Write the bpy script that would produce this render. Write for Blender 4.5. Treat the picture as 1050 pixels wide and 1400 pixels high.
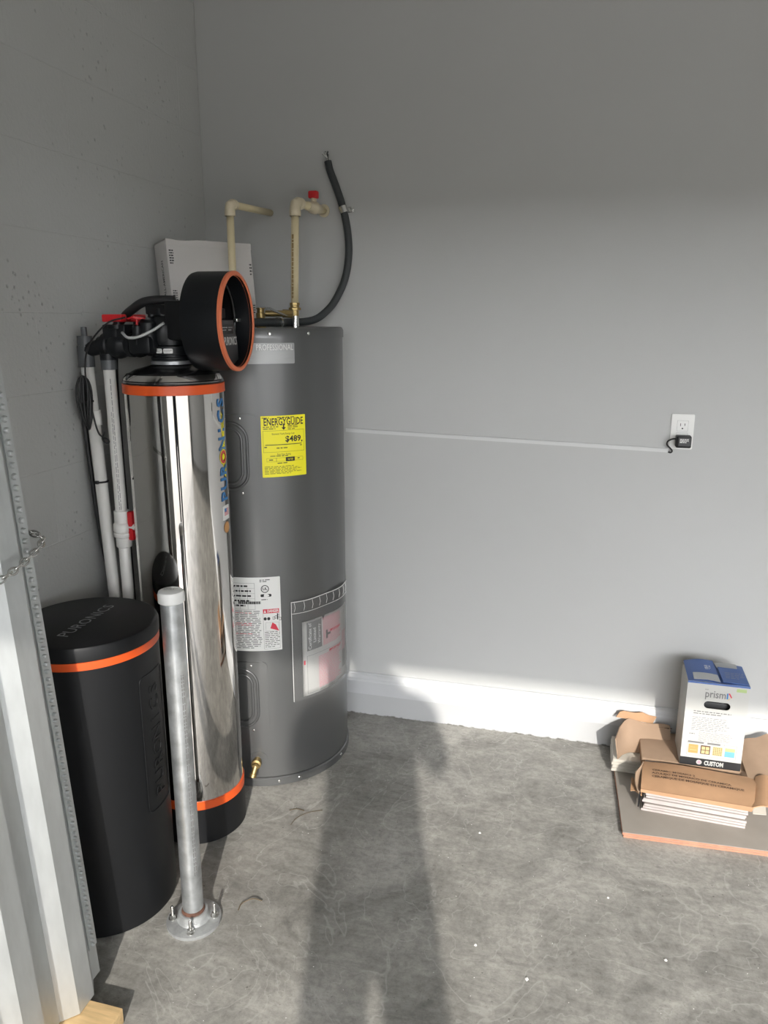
import bpy, bmesh, math, random
from math import sin, cos, pi, radians, tan, sqrt
from mathutils import Vector, Matrix
random.seed(7)
for o in list(bpy.data.objects): bpy.data.objects.remove(o)
S = bpy.context.scene
COL = S.collection

# ------------------------------------------------------------------ camera
cam = bpy.data.cameras.new('camera'); co = bpy.data.objects.new('camera', cam); COL.objects.link(co)
co.location = (1.355, -2.64, 1.5)
co.rotation_euler = (radians(90 - 14.0), 0, radians(14.8))
cam.sensor_fit = 'VERTICAL'; cam.sensor_height = 36.0; cam.lens = 36.0 * 1050 / 1400
cam.clip_start = 0.02; cam.clip_end = 200
S.camera = co

# ------------------------------------------------------------------ sky, sun, exposure
w = bpy.data.worlds.new('sky'); S.world = w; w.use_nodes = True
SUN_AZ, SUN_EL = 16.0, 24.3
def sky_nodes():    # hazy sky: brighter towards the horizon and around the sun
    t = w.node_tree; bg = t.nodes['Background']; L = t.links.new
    def M(op, a, b=None):
        n = t.nodes.new('ShaderNodeMath'); n.operation = op
        for i, v in enumerate((a, b)):
            if v is None: continue
            if isinstance(v, (int, float)): n.inputs[i].default_value = v
            else: L(v, n.inputs[i])
        return n.outputs[0]
    tc = t.nodes.new('ShaderNodeTexCoord'); sp = t.nodes.new('ShaderNodeSeparateXYZ'); L(tc.outputs['Generated'], sp.inputs[0])
    el = M('MAXIMUM', sp.outputs['Z'], 0.0)
    haze = M('MULTIPLY', M('EXPONENT', M('MULTIPLY', el, -8.0)), SKY_HAZE)
    e, z = radians(SUN_EL), radians(SUN_AZ)
    dp = t.nodes.new('ShaderNodeVectorMath'); dp.operation = 'DOT_PRODUCT'; L(tc.outputs['Generated'], dp.inputs[0]); dp.inputs[1].default_value = (sin(z) * cos(e), -cos(z) * cos(e), sin(e))
    glow = M('MULTIPLY', M('POWER', M('MAXIMUM', dp.outputs['Value'], 0.0), 14.0), SKY_GLOW)
    hd = t.nodes.new('ShaderNodeVectorMath'); hd.operation = 'DOT_PRODUCT'; L(tc.outputs['Generated'], hd.inputs[0]); hd.inputs[1].default_value = (sin(z), -cos(z), 0)
    side = M('ADD', M('MULTIPLY', M('POWER', M('MAXIMUM', hd.outputs['Value'], 0.0), 8.0), 0.75), 0.25)      # haze scatters forward, towards the sun's side
    haze = M('MULTIPLY', haze, side)
    L(M('ADD', M('ADD', haze, glow), SKY_BASE), bg.inputs[1]); bg.inputs[0].default_value = (0.97, 0.98, 1.0, 1)
SKY_BASE, SKY_HAZE, SKY_GLOW = 1.2, 23.0, 8.5
sky_nodes()
def sun(name, energy, angle, el, color):
    l = bpy.data.lights.new(name, 'SUN'); l.energy = energy; l.angle = radians(angle); l.color = color
    o = bpy.data.objects.new(name, l); COL.objects.link(o)
    d = Vector((-sin(radians(SUN_AZ)) * cos(radians(el)), cos(radians(SUN_AZ)) * cos(radians(el)), -sin(radians(el))))
    o.rotation_euler = d.to_track_quat('-Z', 'Y').to_euler(); o.location = (3, -8, 5)
sun('sun', 3.3, 0.9, SUN_EL, (1.0, 0.95, 0.88))
S.view_settings.view_transform = 'Standard'; S.view_settings.look = 'None'
S.view_settings.exposure = 0.5; S.view_settings.gamma = 1.0; S.view_settings.use_curve_mapping = False

# ------------------------------------------------------------------ materials
def nd(t, typ, **kw):
    n = t.nodes.new(typ)
    for k, v in kw.items(): setattr(n, k, v)
    return n
MATS = {}
def mat(name, col, rough=0.6, metal=0.0, var=0.0, vscale=8.0, bump=0.0, bscale=60.0, coat=0.0, spec=0.5, stretch=None, trans=0.0):
    m = bpy.data.materials.new(name); m.use_nodes = True; MATS[name] = m
    t = m.node_tree; p = t.nodes['Principled BSDF']
    p.inputs['Base Color'].default_value = (*col, 1); p.inputs['Roughness'].default_value = rough
    p.inputs['Metallic'].default_value = metal; p.inputs['Coat Weight'].default_value = coat
    p.inputs['Coat Roughness'].default_value = 0.15; p.inputs['Specular IOR Level'].default_value = spec
    tc = nd(t, 'ShaderNodeTexCoord'); src = tc.outputs['Object']
    if stretch:
        mp = nd(t, 'ShaderNodeMapping'); mp.inputs['Scale'].default_value = stretch
        t.links.new(src, mp.inputs[0]); src = mp.outputs[0]
    if var:
        n = nd(t, 'ShaderNodeTexNoise'); n.inputs['Scale'].default_value = vscale; n.inputs['Detail'].default_value = 6
        t.links.new(src, n.inputs['Vector'])
        r = nd(t, 'ShaderNodeValToRGB'); e = r.color_ramp.elements
        e[0].position = 0.3; e[1].position = 0.7
        e[0].color = (*[max(0, c * (1 - var)) for c in col], 1); e[1].color = (*[min(1, c * (1 + var)) for c in col], 1)
        t.links.new(n.outputs[0], r.inputs[0]); t.links.new(r.outputs[0], p.inputs['Base Color'])
    if bump:
        n = nd(t, 'ShaderNodeTexNoise'); n.inputs['Scale'].default_value = bscale; n.inputs['Detail'].default_value = 4
        t.links.new(src, n.inputs['Vector'])
        b = nd(t, 'ShaderNodeBump'); b.inputs['Strength'].default_value = bump; b.inputs['Distance'].default_value = 0.004
        t.links.new(n.outputs[0], b.inputs['Height']); t.links.new(b.outputs[0], p.inputs['Normal'])
    return m
def srgb(r, g, b):
    f = lambda c: (c / 255 / 12.92) if c / 255 <= 0.04045 else ((c / 255 + 0.055) / 1.055) ** 2.4
    return (f(r), f(g), f(b))

mat('wall_paint', (0.47, 0.475, 0.47), 0.75, bump=0.05, bscale=180, var=0.015, vscale=2)
mat('ceiling_paint', (0.7, 0.7, 0.69), 0.9)
mat('raceway_white', (0.60, 0.605, 0.60), 0.5)
mat('trim_white', (0.50, 0.51, 0.52), 0.45, var=0.02, vscale=20)
mat('black_plastic', (0.0055, 0.006, 0.007), 0.48, spec=0.32, bump=0.06, bscale=500)
mat('black_satin', (0.005, 0.006, 0.0075), 0.42, spec=0.35)
mat('black_gloss', (0.008, 0.008, 0.009), 0.25)
mat('black_rubber', (0.012, 0.012, 0.013), 0.5)
mat('conduit_grey', (0.035, 0.04, 0.042), 0.5, bump=0.2, bscale=300)
mat('dark_grey_pvc', (0.075, 0.08, 0.085), 0.45)
mat('orange', (0.66, 0.085, 0.012), 0.42)
mat('orange_rim', (0.62, 0.16, 0.07), 0.5)
mat('chrome', (0.64, 0.62, 0.595), 0.045, metal=1.0)
mat('steel', (0.62, 0.62, 0.60), 0.25, metal=1.0)
mat('galvanised', (0.50, 0.52, 0.53), 0.40, metal=0.85, var=0.28, vscale=28, bump=0.06, bscale=90)
mat('panel_steel', (0.52, 0.54, 0.54), 0.45, metal=0.7, var=0.07, vscale=40, stretch=(1, 1, 0.3))
mat('cast_zinc', (0.36, 0.37, 0.37), 0.5, metal=0.5, var=0.15, vscale=60, bump=0.2, bscale=120)
mat('rust', (0.09, 0.04, 0.025), 0.8, var=0.4, vscale=90)
mat('heater_paint', (0.112, 0.114, 0.114), 0.40, metal=0.55, coat=0.35)
mat('nameplate', (0.36, 0.365, 0.365), 0.5, metal=0.5, var=0.12, vscale=5, stretch=(1, 1, 6))
mat('white_plastic', (0.75, 0.75, 0.73), 0.4)
mat('white_pvc', (0.70, 0.69, 0.66), 0.4, var=0.03)
mat('cpvc', (0.66, 0.57, 0.36), 0.42, var=0.03)
mat('cpvc_fitting', (0.66, 0.58, 0.42), 0.42)
mat('brass', (0.34, 0.25, 0.11), 0.42, metal=0.9, var=0.15, vscale=50)
mat('red_plastic', (0.55, 0.015, 0.02), 0.38)
mat('red_print', (0.60, 0.04, 0.07), 0.6)
mat('pink_print', (0.72, 0.28, 0.33), 0.6)
mat('ink', (0.015, 0.015, 0.016), 0.55)
mat('ink_grey', (0.16, 0.16, 0.16), 0.6)
mat('ink_soft', (0.30, 0.30, 0.30), 0.6)
mat('brown_ink', (0.10, 0.058, 0.035), 0.8)
mat('pipe_ink', (0.30, 0.19, 0.07), 0.7)
mat('yellow', (0.88, 0.80, 0.02), 0.5)
mat('paper', (0.72, 0.72, 0.70), 0.5)
mat('box_white', (0.46, 0.46, 0.44), 0.45)
mat('carton_white', (0.56, 0.54, 0.52), 0.6, var=0.03, vscale=6)
mat('blue', (0.075, 0.14, 0.36), 0.45)
mat('blue_print', (0.02, 0.16, 0.42), 0.4)
mat('blue_bright', (0.14, 0.36, 0.52), 0.5)
mat('green_print', (0.36, 0.47, 0.20), 0.5)
mat('tan_print', (0.55, 0.28, 0.10), 0.5)
mat('tan_light', (0.52, 0.40, 0.20), 0.5)
mat('tape_grey', (0.42, 0.43, 0.43), 0.4)
mat('cardboard', (0.40, 0.235, 0.13), 0.8, var=0.08, vscale=14, bump=0.05, bscale=40)
mat('cardboard_dark', (0.34, 0.235, 0.16), 0.85, var=0.08, vscale=14)
mat('tile_cream', (0.52, 0.49, 0.43), 0.5, var=0.05, vscale=30)
mat('tile_pinkish', (0.42, 0.375, 0.36), 0.55, var=0.06, vscale=40)
mat('tile_face', (0.22, 0.20, 0.18), 0.5, var=0.05, vscale=10)
mat('slab_face', (0.27, 0.245, 0.215), 0.5, var=0.10, vscale=7, bump=0.05, bscale=60)
mat('slab_edge', (0.43, 0.20, 0.125), 0.75, var=0.12, vscale=30)
mat('wood', (0.72, 0.50, 0.25), 0.65, var=0.14, vscale=18, stretch=(1, 8, 8))
mat('dry_leaf', (0.10, 0.075, 0.045), 0.8)
mat('silver_print', (0.33, 0.34, 0.35), 0.35, metal=0.6)
mat('display_grey', (0.022, 0.023, 0.025), 0.4)
mat('driveway', (0.48, 0.47, 0.45), 0.9, var=0.05, vscale=1)
mat('cloth_dark', (0.05, 0.055, 0.07), 0.9)
mat('skin', (0.45, 0.28, 0.2), 0.6)
mat('hair', (0.03, 0.022, 0.018), 0.7)

def concrete():
    m = bpy.data.materials.new('concrete_floor'); m.use_nodes = True; MATS['concrete_floor'] = m
    t = m.node_tree; p = t.nodes['Principled BSDF']; L = t.links.new
    tc = nd(t, 'ShaderNodeTexCoord'); v = tc.outputs['Object']
    def noise(s, d=8, dist=0.0, rough=0.6):
        n = nd(t, 'ShaderNodeTexNoise'); n.inputs['Scale'].default_value = s; n.inputs['Detail'].default_value = d
        n.inputs['Distortion'].default_value = dist; n.inputs['Roughness'].default_value = rough; L(v, n.inputs['Vector']); return n.outputs[0]
    def ramp(src, *st):
        r = nd(t, 'ShaderNodeValToRGB'); el = r.color_ramp.elements
        while len(el) < len(st): el.new(0.5)
        for e, (pos, c) in zip(el, st): e.position = pos; e.color = (c, c, c, 1) if not isinstance(c, tuple) else (*c, 1)
        L(src, r.inputs[0]); return r.outputs[0]
    def mix(kind, f, a, b):
        x = nd(t, 'ShaderNodeMix', data_type='RGBA', blend_type=kind)
        if isinstance(f, float): x.inputs[0].default_value = f
        else: L(f, x.inputs[0])
        L(a, x.inputs[6])
        if isinstance(b, tuple): x.inputs[7].default_value = (*b, 1)
        else: L(b, x.inputs[7])
        return x.outputs[2]
    base = ramp(noise(1.6, 5, 0.6), (0.3, (0.238, 0.230, 0.209)), (0.7, (0.42, 0.408, 0.375)))
    c = mix('MULTIPLY', 0.8, base, ramp(noise(4.5, 12, 0.8, 0.72), (0.36, 0.55), (0.62, 1.15)))
    c = mix('MULTIPLY', 0.40, c, ramp(noise(55, 9, 0.3, 0.8), (0.36, 0.42), (0.56, 1.15)))
    mp = nd(t, 'ShaderNodeMapping'); mp.inputs['Rotation'].default_value = (0, 0, 0.35); mp.inputs['Scale'].default_value = (2.2, 9.0, 1); L(v, mp.inputs[0])
    sk = nd(t, 'ShaderNodeTexNoise'); sk.inputs['Scale'].default_value = 2.6; sk.inputs['Detail'].default_value = 9; sk.inputs['Roughness'].default_value = 0.7; sk.inputs['Distortion'].default_value = 1.6; L(mp.outputs[0], sk.inputs['Vector'])
    c = mix('MULTIPLY', 0.42, c, ramp(sk.outputs[0], (0.34, 0.55), (0.6, 1.12)))
    c = mix('MULTIPLY', 0.7, c, ramp(noise(130, 3, 0.0), (0.27, 0.35), (0.36, 1.0)))
    # trowel swirls and pale scratches
    wv = nd(t, 'ShaderNodeTexNoise'); wv.inputs['Scale'].default_value = 2.2; wv.inputs['Detail'].default_value = 3; wv.inputs['Distortion'].default_value = 3.5
    L(v, wv.inputs['Vector'])
    c = mix('MIX', ramp(wv.outputs[0], (0.486, 0.0), (0.497, 0.38), (0.508, 0.0)), c, (0.50, 0.49, 0.46))
    vo = nd(t, 'ShaderNodeTexVoronoi'); vo.inputs['Scale'].default_value = 26; L(v, vo.inputs['Vector'])
    spk = ramp(vo.outputs['Distance'], (0.045, 1.0), (0.075, 0.0))
    c = mix('MIX', mix('MULTIPLY', 1.0, spk, ramp(noise(5, 2), (0.5, 0.0), (0.6, 0.8))), c, (0.09, 0.085, 0.075))
    L(c, p.inputs['Base Color'])
    rr = ramp(noise(3.2, 5), (0.35, 0.38), (0.65, 0.62)); L(rr, p.inputs['Roughness'])
    b = nd(t, 'ShaderNodeBump'); b.inputs['Strength'].default_value = 0.22; b.inputs['Distance'].default_value = 0.004
    L(noise(55, 8, 0.3), b.inputs['Height']); L(b.outputs[0], p.inputs['Normal'])
concrete()

def block_paint():
    m = bpy.data.materials.new('block_paint'); m.use_nodes = True; MATS['block_paint'] = m
    t = m.node_tree; p = t.nodes['Principled BSDF']; L = t.links.new
    p.inputs['Roughness'].default_value = 0.75
    g = nd(t, 'ShaderNodeNewGeometry'); v = g.outputs['Position']
    n = nd(t, 'ShaderNodeTexNoise'); n.inputs['Scale'].default_value = 3.0; n.inputs['Detail'].default_value = 3; L(v, n.inputs['Vector'])
    vo = nd(t, 'ShaderNodeTexVoronoi'); vo.inputs['Scale'].default_value = 42; vo.inputs['Randomness'].default_value = 1; L(v, vo.inputs['Vector'])
    a = nd(t, 'ShaderNodeMapRange'); a.inputs[1].default_value = 0.05; a.inputs[2].default_value = 0.20; L(vo.outputs['Distance'], a.inputs[0])
    k = nd(t, 'ShaderNodeMapRange'); k.inputs[1].default_value = 0.47; k.inputs[2].default_value = 0.58; L(n.outputs[0], k.inputs[0])
    inv = nd(t, 'ShaderNodeMath', operation='SUBTRACT'); inv.inputs[0].default_value = 1; L(a.outputs[0], inv.inputs[1])
    pit = nd(t, 'ShaderNodeMath', operation='MULTIPLY'); L(inv.outputs[0], pit.inputs[0]); L(k.outputs[0], pit.inputs[1])
    fine = nd(t, 'ShaderNodeTexNoise'); fine.inputs['Scale'].default_value = 90; fine.inputs['Detail'].default_value = 5; L(v, fine.inputs['Vector'])
    hs = nd(t, 'ShaderNodeMath', operation='MULTIPLY_ADD'); hs.inputs[1].default_value = -3.0; L(pit.outputs[0], hs.inputs[0]); L(fine.outputs[0], hs.inputs[2])
    b = nd(t, 'ShaderNodeBump'); b.inputs['Strength'].default_value = 0.4; b.inputs['Distance'].default_value = 0.003
    L(hs.outputs[0], b.inputs['Height']); L(b.outputs[0], p.inputs['Normal'])
    mx = nd(t, 'ShaderNodeMix', data_type='RGBA'); mx.inputs[6].default_value = (0.47, 0.478, 0.468, 1); mx.inputs[7].default_value = (0.24, 0.245, 0.235, 1)
    s = nd(t, 'ShaderNodeMath', operation='MULTIPLY'); s.inputs[1].default_value = 0.35; L(pit.outputs[0], s.inputs[0])
    L(s.outputs[0], mx.inputs[0]); L(mx.outputs[2], p.inputs['Base Color'])
block_paint()

def curb_mat():   # painted concrete curb, its ragged dirty foot also painting in the floor-gap shadow
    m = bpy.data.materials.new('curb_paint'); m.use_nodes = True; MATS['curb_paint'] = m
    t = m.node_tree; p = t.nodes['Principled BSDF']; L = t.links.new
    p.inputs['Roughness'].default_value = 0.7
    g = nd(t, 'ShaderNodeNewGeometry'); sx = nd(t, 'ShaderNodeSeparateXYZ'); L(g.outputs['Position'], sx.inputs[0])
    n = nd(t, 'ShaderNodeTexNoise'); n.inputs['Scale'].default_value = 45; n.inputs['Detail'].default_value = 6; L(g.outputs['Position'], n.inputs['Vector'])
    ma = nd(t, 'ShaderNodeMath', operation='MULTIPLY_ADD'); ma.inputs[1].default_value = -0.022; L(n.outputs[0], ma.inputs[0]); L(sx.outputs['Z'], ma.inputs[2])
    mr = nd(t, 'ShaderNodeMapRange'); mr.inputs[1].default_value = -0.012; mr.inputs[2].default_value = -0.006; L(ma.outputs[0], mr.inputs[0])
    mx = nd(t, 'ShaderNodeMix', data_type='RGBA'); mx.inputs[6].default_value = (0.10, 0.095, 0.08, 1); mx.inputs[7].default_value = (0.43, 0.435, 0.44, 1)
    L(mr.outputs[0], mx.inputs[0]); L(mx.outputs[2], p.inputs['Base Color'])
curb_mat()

def film_mat():
    m = bpy.data.materials.new('clear_film'); m.use_nodes = True; MATS['clear_film'] = m
    t = m.node_tree; t.nodes.remove(t.nodes['Principled BSDF']); L = t.links.new
    tr = nd(t, 'ShaderNodeBsdfTransparent'); gl = nd(t, 'ShaderNodeBsdfGlossy'); gl.inputs['Roughness'].default_value = 0.12
    df = nd(t, 'ShaderNodeBsdfDiffuse'); df.inputs['Color'].default_value = (0.7, 0.7, 0.7, 1)
    fr = nd(t, 'ShaderNodeFresnel'); fr.inputs['IOR'].default_value = 1.22
    a = nd(t, 'ShaderNodeMixShader'); b = nd(t, 'ShaderNodeMixShader'); a.inputs[0].default_value = 0.05
    L(tr.outputs[0], a.inputs[1]); L(df.outputs[0], a.inputs[2]); L(fr.outputs[0], b.inputs[0]); L(a.outputs[0], b.inputs[1]); L(gl.outputs[0], b.inputs[2])
    L(b.outputs[0], t.nodes['Material Output'].inputs[0])
film_mat()

# ------------------------------------------------------------------ builders
def link(o): COL.objects.link(o); return o
def origin(p):
    while p.parent: p = p.parent
    return p.location
def obj(name, bm, material, parent=None, smooth=None):
    bmesh.ops.recalc_face_normals(bm, faces=bm.faces)
    if parent is not None: bmesh.ops.translate(bm, verts=bm.verts, vec=-origin(parent))
    me = bpy.data.meshes.new(name); bm.to_mesh(me); bm.free()
    me.materials.append(MATS[material])
    o = link(bpy.data.objects.new(name, me))
    if parent is not None: o.parent = parent
    if name.endswith(('print', 'stencil', 'digits')): o['kind'] = 'stuff'
    if smooth is not None:
        me.polygons.foreach_set('use_smooth', [True] * len(me.polygons))
        if smooth > 0: me.set_sharp_from_angle(angle=radians(smooth))
    return o
def base_at(o, loc):     # move a mesh thing's origin to its base
    loc = Vector(loc); o.data.transform(Matrix.Translation(-loc)); o.location = loc; return o
def tag(o, label, cat, group=None):
    o['label'] = label; o['category'] = cat
    if group: o['group'] = group
    return o
def thing(name, loc, label, cat, group=None):
    o = link(bpy.data.objects.new(name, None)); o.location = loc; o.empty_display_size = 0.05
    return tag(o, label, cat, group)
def struct(o): o['kind'] = 'structure'; return o
def N(): return bmesh.new()
def box(bm, x0, x1, y0, y1, z0, z1, bev=0.0):
    r = bmesh.ops.create_cube(bm, size=1)
    for v in r['verts']:
        v.co = Vector((x0 if v.co.x < 0 else x1, y0 if v.co.y < 0 else y1, z0 if v.co.z < 0 else z1))
    if bev:
        es = list({e for v in r['verts'] for e in v.link_edges})
        bmesh.ops.bevel(bm, geom=es, offset=bev, segments=2, affect='EDGES', profile=0.5)
    return bm
def lathe(bm, prof, c=(0, 0, 0), seg=64, axis=None, caps=True):
    """prof: (radius, height) along axis from c"""
    a = Vector(axis).normalized() if axis else Vector((0, 0, 1))
    u = a.orthogonal().normalized() if axis else Vector((1, 0, 0)); v = a.cross(u)
    c = Vector(c); rings = []
    for r, h in prof:
        if r < 1e-6: rings.append([bm.verts.new(c + a * h)])
        else: rings.append([bm.verts.new(c + a * h + (u * cos(2 * pi * i / seg) + v * sin(2 * pi * i / seg)) * r) for i in range(seg)])
    for A, B in zip(rings, rings[1:]):
        for i in range(seg):
            j = (i + 1) % seg
            if len(A) == 1 and len(B) == 1: continue
            if len(A) == 1: bm.faces.new((A[0], B[i], B[j]))
            elif len(B) == 1: bm.faces.new((A[i], A[j], B[0]))
            else: bm.faces.new((A[i], A[j], B[j], B[i]))
    if caps:
        for R, flip in ((rings[0], True), (rings[-1], False)):
            if len(R) > 1: bm.faces.new(R[::-1] if flip else R)
    return bm
def catmull(pts, n=8):
    P = [Vector(p) for p in pts]; P = [P[0] * 2 - P[1]] + P + [P[-1] * 2 - P[-2]]; out = []
    for i in range(1, len(P) - 2):
        for k in range(n):
            t = k / n; a, b, c, d = P[i - 1:i + 3]
            out.append(0.5 * ((2 * b) + (c - a) * t + (2 * a - 5 * b + 4 * c - d) * t * t + (3 * b - a - 3 * c + d) * t ** 3))
    out.append(P[-2]); return out
def tube(bm, pts, r, seg=12, smooth=0, closed=False, caps=True):
    P = catmull(pts, smooth) if smooth else [Vector(p) for p in pts]
    rr = r if isinstance(r, (list, tuple)) else [r] * len(P)
    n = len(P); up = None; rings = []
    for i in range(n):
        if closed: t = P[(i + 1) % n] - P[i - 1]
        else: t = P[min(i + 1, n - 1)] - P[max(i - 1, 0)]
        t.normalize()
        if up is None: up = t.orthogonal().normalized()
        up = (up - t * up.dot(t)).normalized(); s = t.cross(up)
        rings.append([bm.verts.new(P[i] + (up * cos(2 * pi * k / seg) + s * sin(2 * pi * k / seg)) * rr[i]) for k in range(seg)])
    for i in range(n if closed else n - 1):
        A, B = rings[i], rings[(i + 1) % n]
        off = 0
        if closed and i == n - 1:
            off = min(range(seg), key=lambda q: (A[0].co - B[q].co).length)
        for k in range(seg):
            bm.faces.new((A[k], A[(k + 1) % seg], B[(k + 1 + off) % seg], B[(k + off) % seg]))
    if caps and not closed: bm.faces.new(rings[0][::-1]); bm.faces.new(rings[-1])
    return bm
def plate(bm, outline, w0, w1, holes=(), slices=None):
    """flat plate in u,v with thickness along w"""
    vs = [bm.verts.new((u, v, w0)) for u, v in outline]
    fs = []
    if holes:
        es = [bm.edges.new((vs[i], vs[(i + 1) % len(vs)])) for i in range(len(vs))]
        for h in holes:
            hv = [bm.verts.new((u, v, w0)) for u, v in h]
            es += [bm.edges.new((hv[i], hv[(i + 1) % len(hv)])) for i in range(len(hv))]
        fs = [g for g in bmesh.ops.triangle_fill(bm, edges=es, use_beauty=True)['geom'] if isinstance(g, bmesh.types.BMFace)]
    else: fs = [bm.faces.new(vs)]
    if slices:
        us = [u for u, v in outline]; lo, hi = min(us), max(us); k = max(1, int((hi - lo) / slices))
        for i in range(1, k + 1):
            u = lo + (hi - lo) * i / (k + 1)
            geo = list({e for f in fs for v in f.verts for e in [v]}) + list({e for f in fs for e in f.edges}) + fs
            r = bmesh.ops.bisect_plane(bm, geom=geo, plane_co=(u, 0, 0), plane_no=(1, 0, 0))
            fs = [g for g in r['geom'] if isinstance(g, bmesh.types.BMFace)]
    if abs(w1 - w0) > 1e-9:
        e = bmesh.ops.extrude_face_region(bm, geom=fs)
        for g in e['geom']:
            if isinstance(g, bmesh.types.BMVert): g.co.z = w1
    return bm
def rrect(u0, u1, v0, v1, r=0.01, n=5):
    out = []
    for cu, cv, a in ((u1 - r, v1 - r, 0), (u0 + r, v1 - r, 90), (u0 + r, v0 + r, 180), (u1 - r, v0 + r, 270)):
        for i in range(n + 1):
            t = radians(a + 90 * i / n); out.append((cu + r * cos(t), cv + r * sin(t)))
    return out
def rect(u0, u1, v0, v1): return [(u0, v0), (u1, v0), (u1, v1), (u0, v1)]
def wrap(bm, c, r, a0):
    for v in bm.verts:
        a = radians(a0) + v.co.x / r; R = r + v.co.z
        v.co = Vector((c[0] + R * cos(a), c[1] + R * sin(a), v.co.y))
    return bm
def place(bm, o, u, v):
    o, u, v = Vector(o), Vector(u).normalized(), Vector(v).normalized(); n = u.cross(v)
    for q in bm.verts: q.co = o + u * q.co.x + v * q.co.y + n * q.co.z
    return bm
def text(bm, s, size, u=0, v=0, w0=0.0003, w1=0.0006, align='CENTER', width=None, rot=0, bold=0.0, res=2):
    """letters as thin raised print in u,v; v is the baseline middle"""
    c = bpy.data.curves.new('t', 'FONT'); c.body = s; c.size = size; c.resolution_u = res; c.offset = bold
    c.align_x = align; c.align_y = 'CENTER'
    o = bpy.data.objects.new('t', c); me = bpy.data.meshes.new_from_object(o)
    tb = bmesh.new(); tb.from_mesh(me)
    bpy.data.objects.remove(o); bpy.data.curves.remove(c); bpy.data.meshes.remove(me)
    if width and tb.verts:
        xs = [q.co.x for q in tb.verts]; k = width / (max(xs) - min(xs))
        for q in tb.verts: q.co.x *= k
    m = Matrix.Rotation(radians(rot), 4, 'Z')
    fs = list(tb.faces)
    bmesh.ops.remove_doubles(tb, verts=tb.verts, dist=1e-6)
    tm = {}
    for q in tb.verts:
        p = m @ q.co; tm[q] = bm.verts.new((p.x + u, p.y + v, w1))
    for f in tb.faces:
        try: bm.faces.new([tm[q] for q in f.verts])
        except ValueError: pass
    tb.free(); return bm
def bars(bm, u0, u1, v0, v1, rows, h=0.35, fill=0.9, w=0.0005, seed=1, chunk=0.012):
    """illegible small print: broken rows of short words"""
    rd = random.Random(seed); dv = (v1 - v0) / rows
    for i in range(rows):
        v = v1 - dv * (i + 0.5); u = u0; end = u0 + (u1 - u0) * (fill + (1 - fill) * rd.random()) * (0.75 if i == rows - 1 else 1)
        while u < end:
            l = min(chunk * (0.4 + rd.random()), end - u)
            q = [bm.verts.new((a, b, w)) for a, b in rect(u, u + l, v - dv * h / 2, v + dv * h / 2)]
            bm.faces.new(q); u += l + chunk * 0.22
    return bm
def quadpatch(bm, u0, u1, v0, v1, w): 
    k = max(1, int((u1 - u0) / 0.008))
    for i in range(k):
        bm.faces.new([bm.verts.new((a, b, w)) for a, b in rect(u0 + (u1 - u0) * i / k, u0 + (u1 - u0) * (i + 1) / k, v0, v1)])
    return bm
def frame(bm, u0, u1, v0, v1, t, w):
    quadpatch(bm, u0, u1, v0, v0 + t, w); quadpatch(bm, u0, u1, v1 - t, v1, w)
    quadpatch(bm, u0, u0 + t, v0, v1, w); quadpatch(bm, u1 - t, u1, v0, v1, w); return bm
def sheet(bm, grid, th):
    """folded sheet from a grid of points (rows of equal length), given thickness"""
    V = [[bm.verts.new(p) for p in row] for row in grid]; fs = []
    for a, b in zip(V, V[1:]):
        for i in range(len(a) - 1): fs.append(bm.faces.new((a[i], a[i + 1], b[i + 1], b[i])))
    bmesh.ops.recalc_face_normals(bm, faces=fs)
    bmesh.ops.solidify(bm, geom=fs, thickness=th); return bm

# ------------------------------------------------------------------ the garage
YF, XR, ZC = -4.0, 6.3, 2.95
bm = N(); box(bm, -0.1, XR, YF, 0.1, -0.1, 0.0)
struct(obj('floor', bm, 'concrete_floor'))['label'] = 'mottled bare concrete garage floor'
bm = N(); box(bm, -40, 40, -60, YF, -0.14, -0.03); struct(obj('driveway', bm, 'driveway'))
bm = N(); box(bm, 0.0, XR, 0.0, 0.1, 0, ZC)
struct(obj('wall_back', bm, 'wall_paint'))['label'] = 'smooth grey painted garage wall'
bm = N(); box(bm, XR, XR + 0.1, YF, 0.1, 0, ZC); struct(obj('wall_right', bm, 'wall_paint'))
bm = N(); box(bm, -0.1, XR, YF, 0.1, ZC, ZC + 0.1); struct(obj('ceiling', bm, 'ceiling_paint'))
OX0, OX1, OZ = 0.95, 5.75, 2.145
bm = N(); box(bm, -0.1, OX0, YF - 0.15, YF, -0.14, ZC); box(bm, OX1, XR + 0.1, YF - 0.15, YF, -0.14, ZC); box(bm, OX0, OX1, YF - 0.15, YF, OZ, ZC)
struct(obj('wall_front', bm, 'wall_paint'))
# unseen greenery added across the road to block low sky and grade the wall
mat('added_hedge_green', (0.045, 0.06, 0.03), 0.9, var=0.4, vscale=1.5)
bm = N(); nx_, prof_ = 120, [(0, 0), (-.15, 1.6), (-.1, 3.3), (.5, 4.1), (1.5, 4.25), (2.6, 4.0), (3.0, 2.0), (3.0, 0)]
hr = random.Random(4); rows_ = [[bm.verts.new((-45 + 90 * i / nx_, -36 - p + hr.uniform(-.16, .16), -.05 + q + (hr.uniform(-.18, .18) if q else 0))) for p, q in prof_] for i in range(nx_ + 1)]
for A_, B_ in zip(rows_, rows_[1:]):
    for q in range(len(prof_) - 1): bm.faces.new((A_[q], A_[q + 1], B_[q + 1], B_[q]))
struct(obj('added_hedge', bm, 'added_hedge_green', None, 0))
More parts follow.
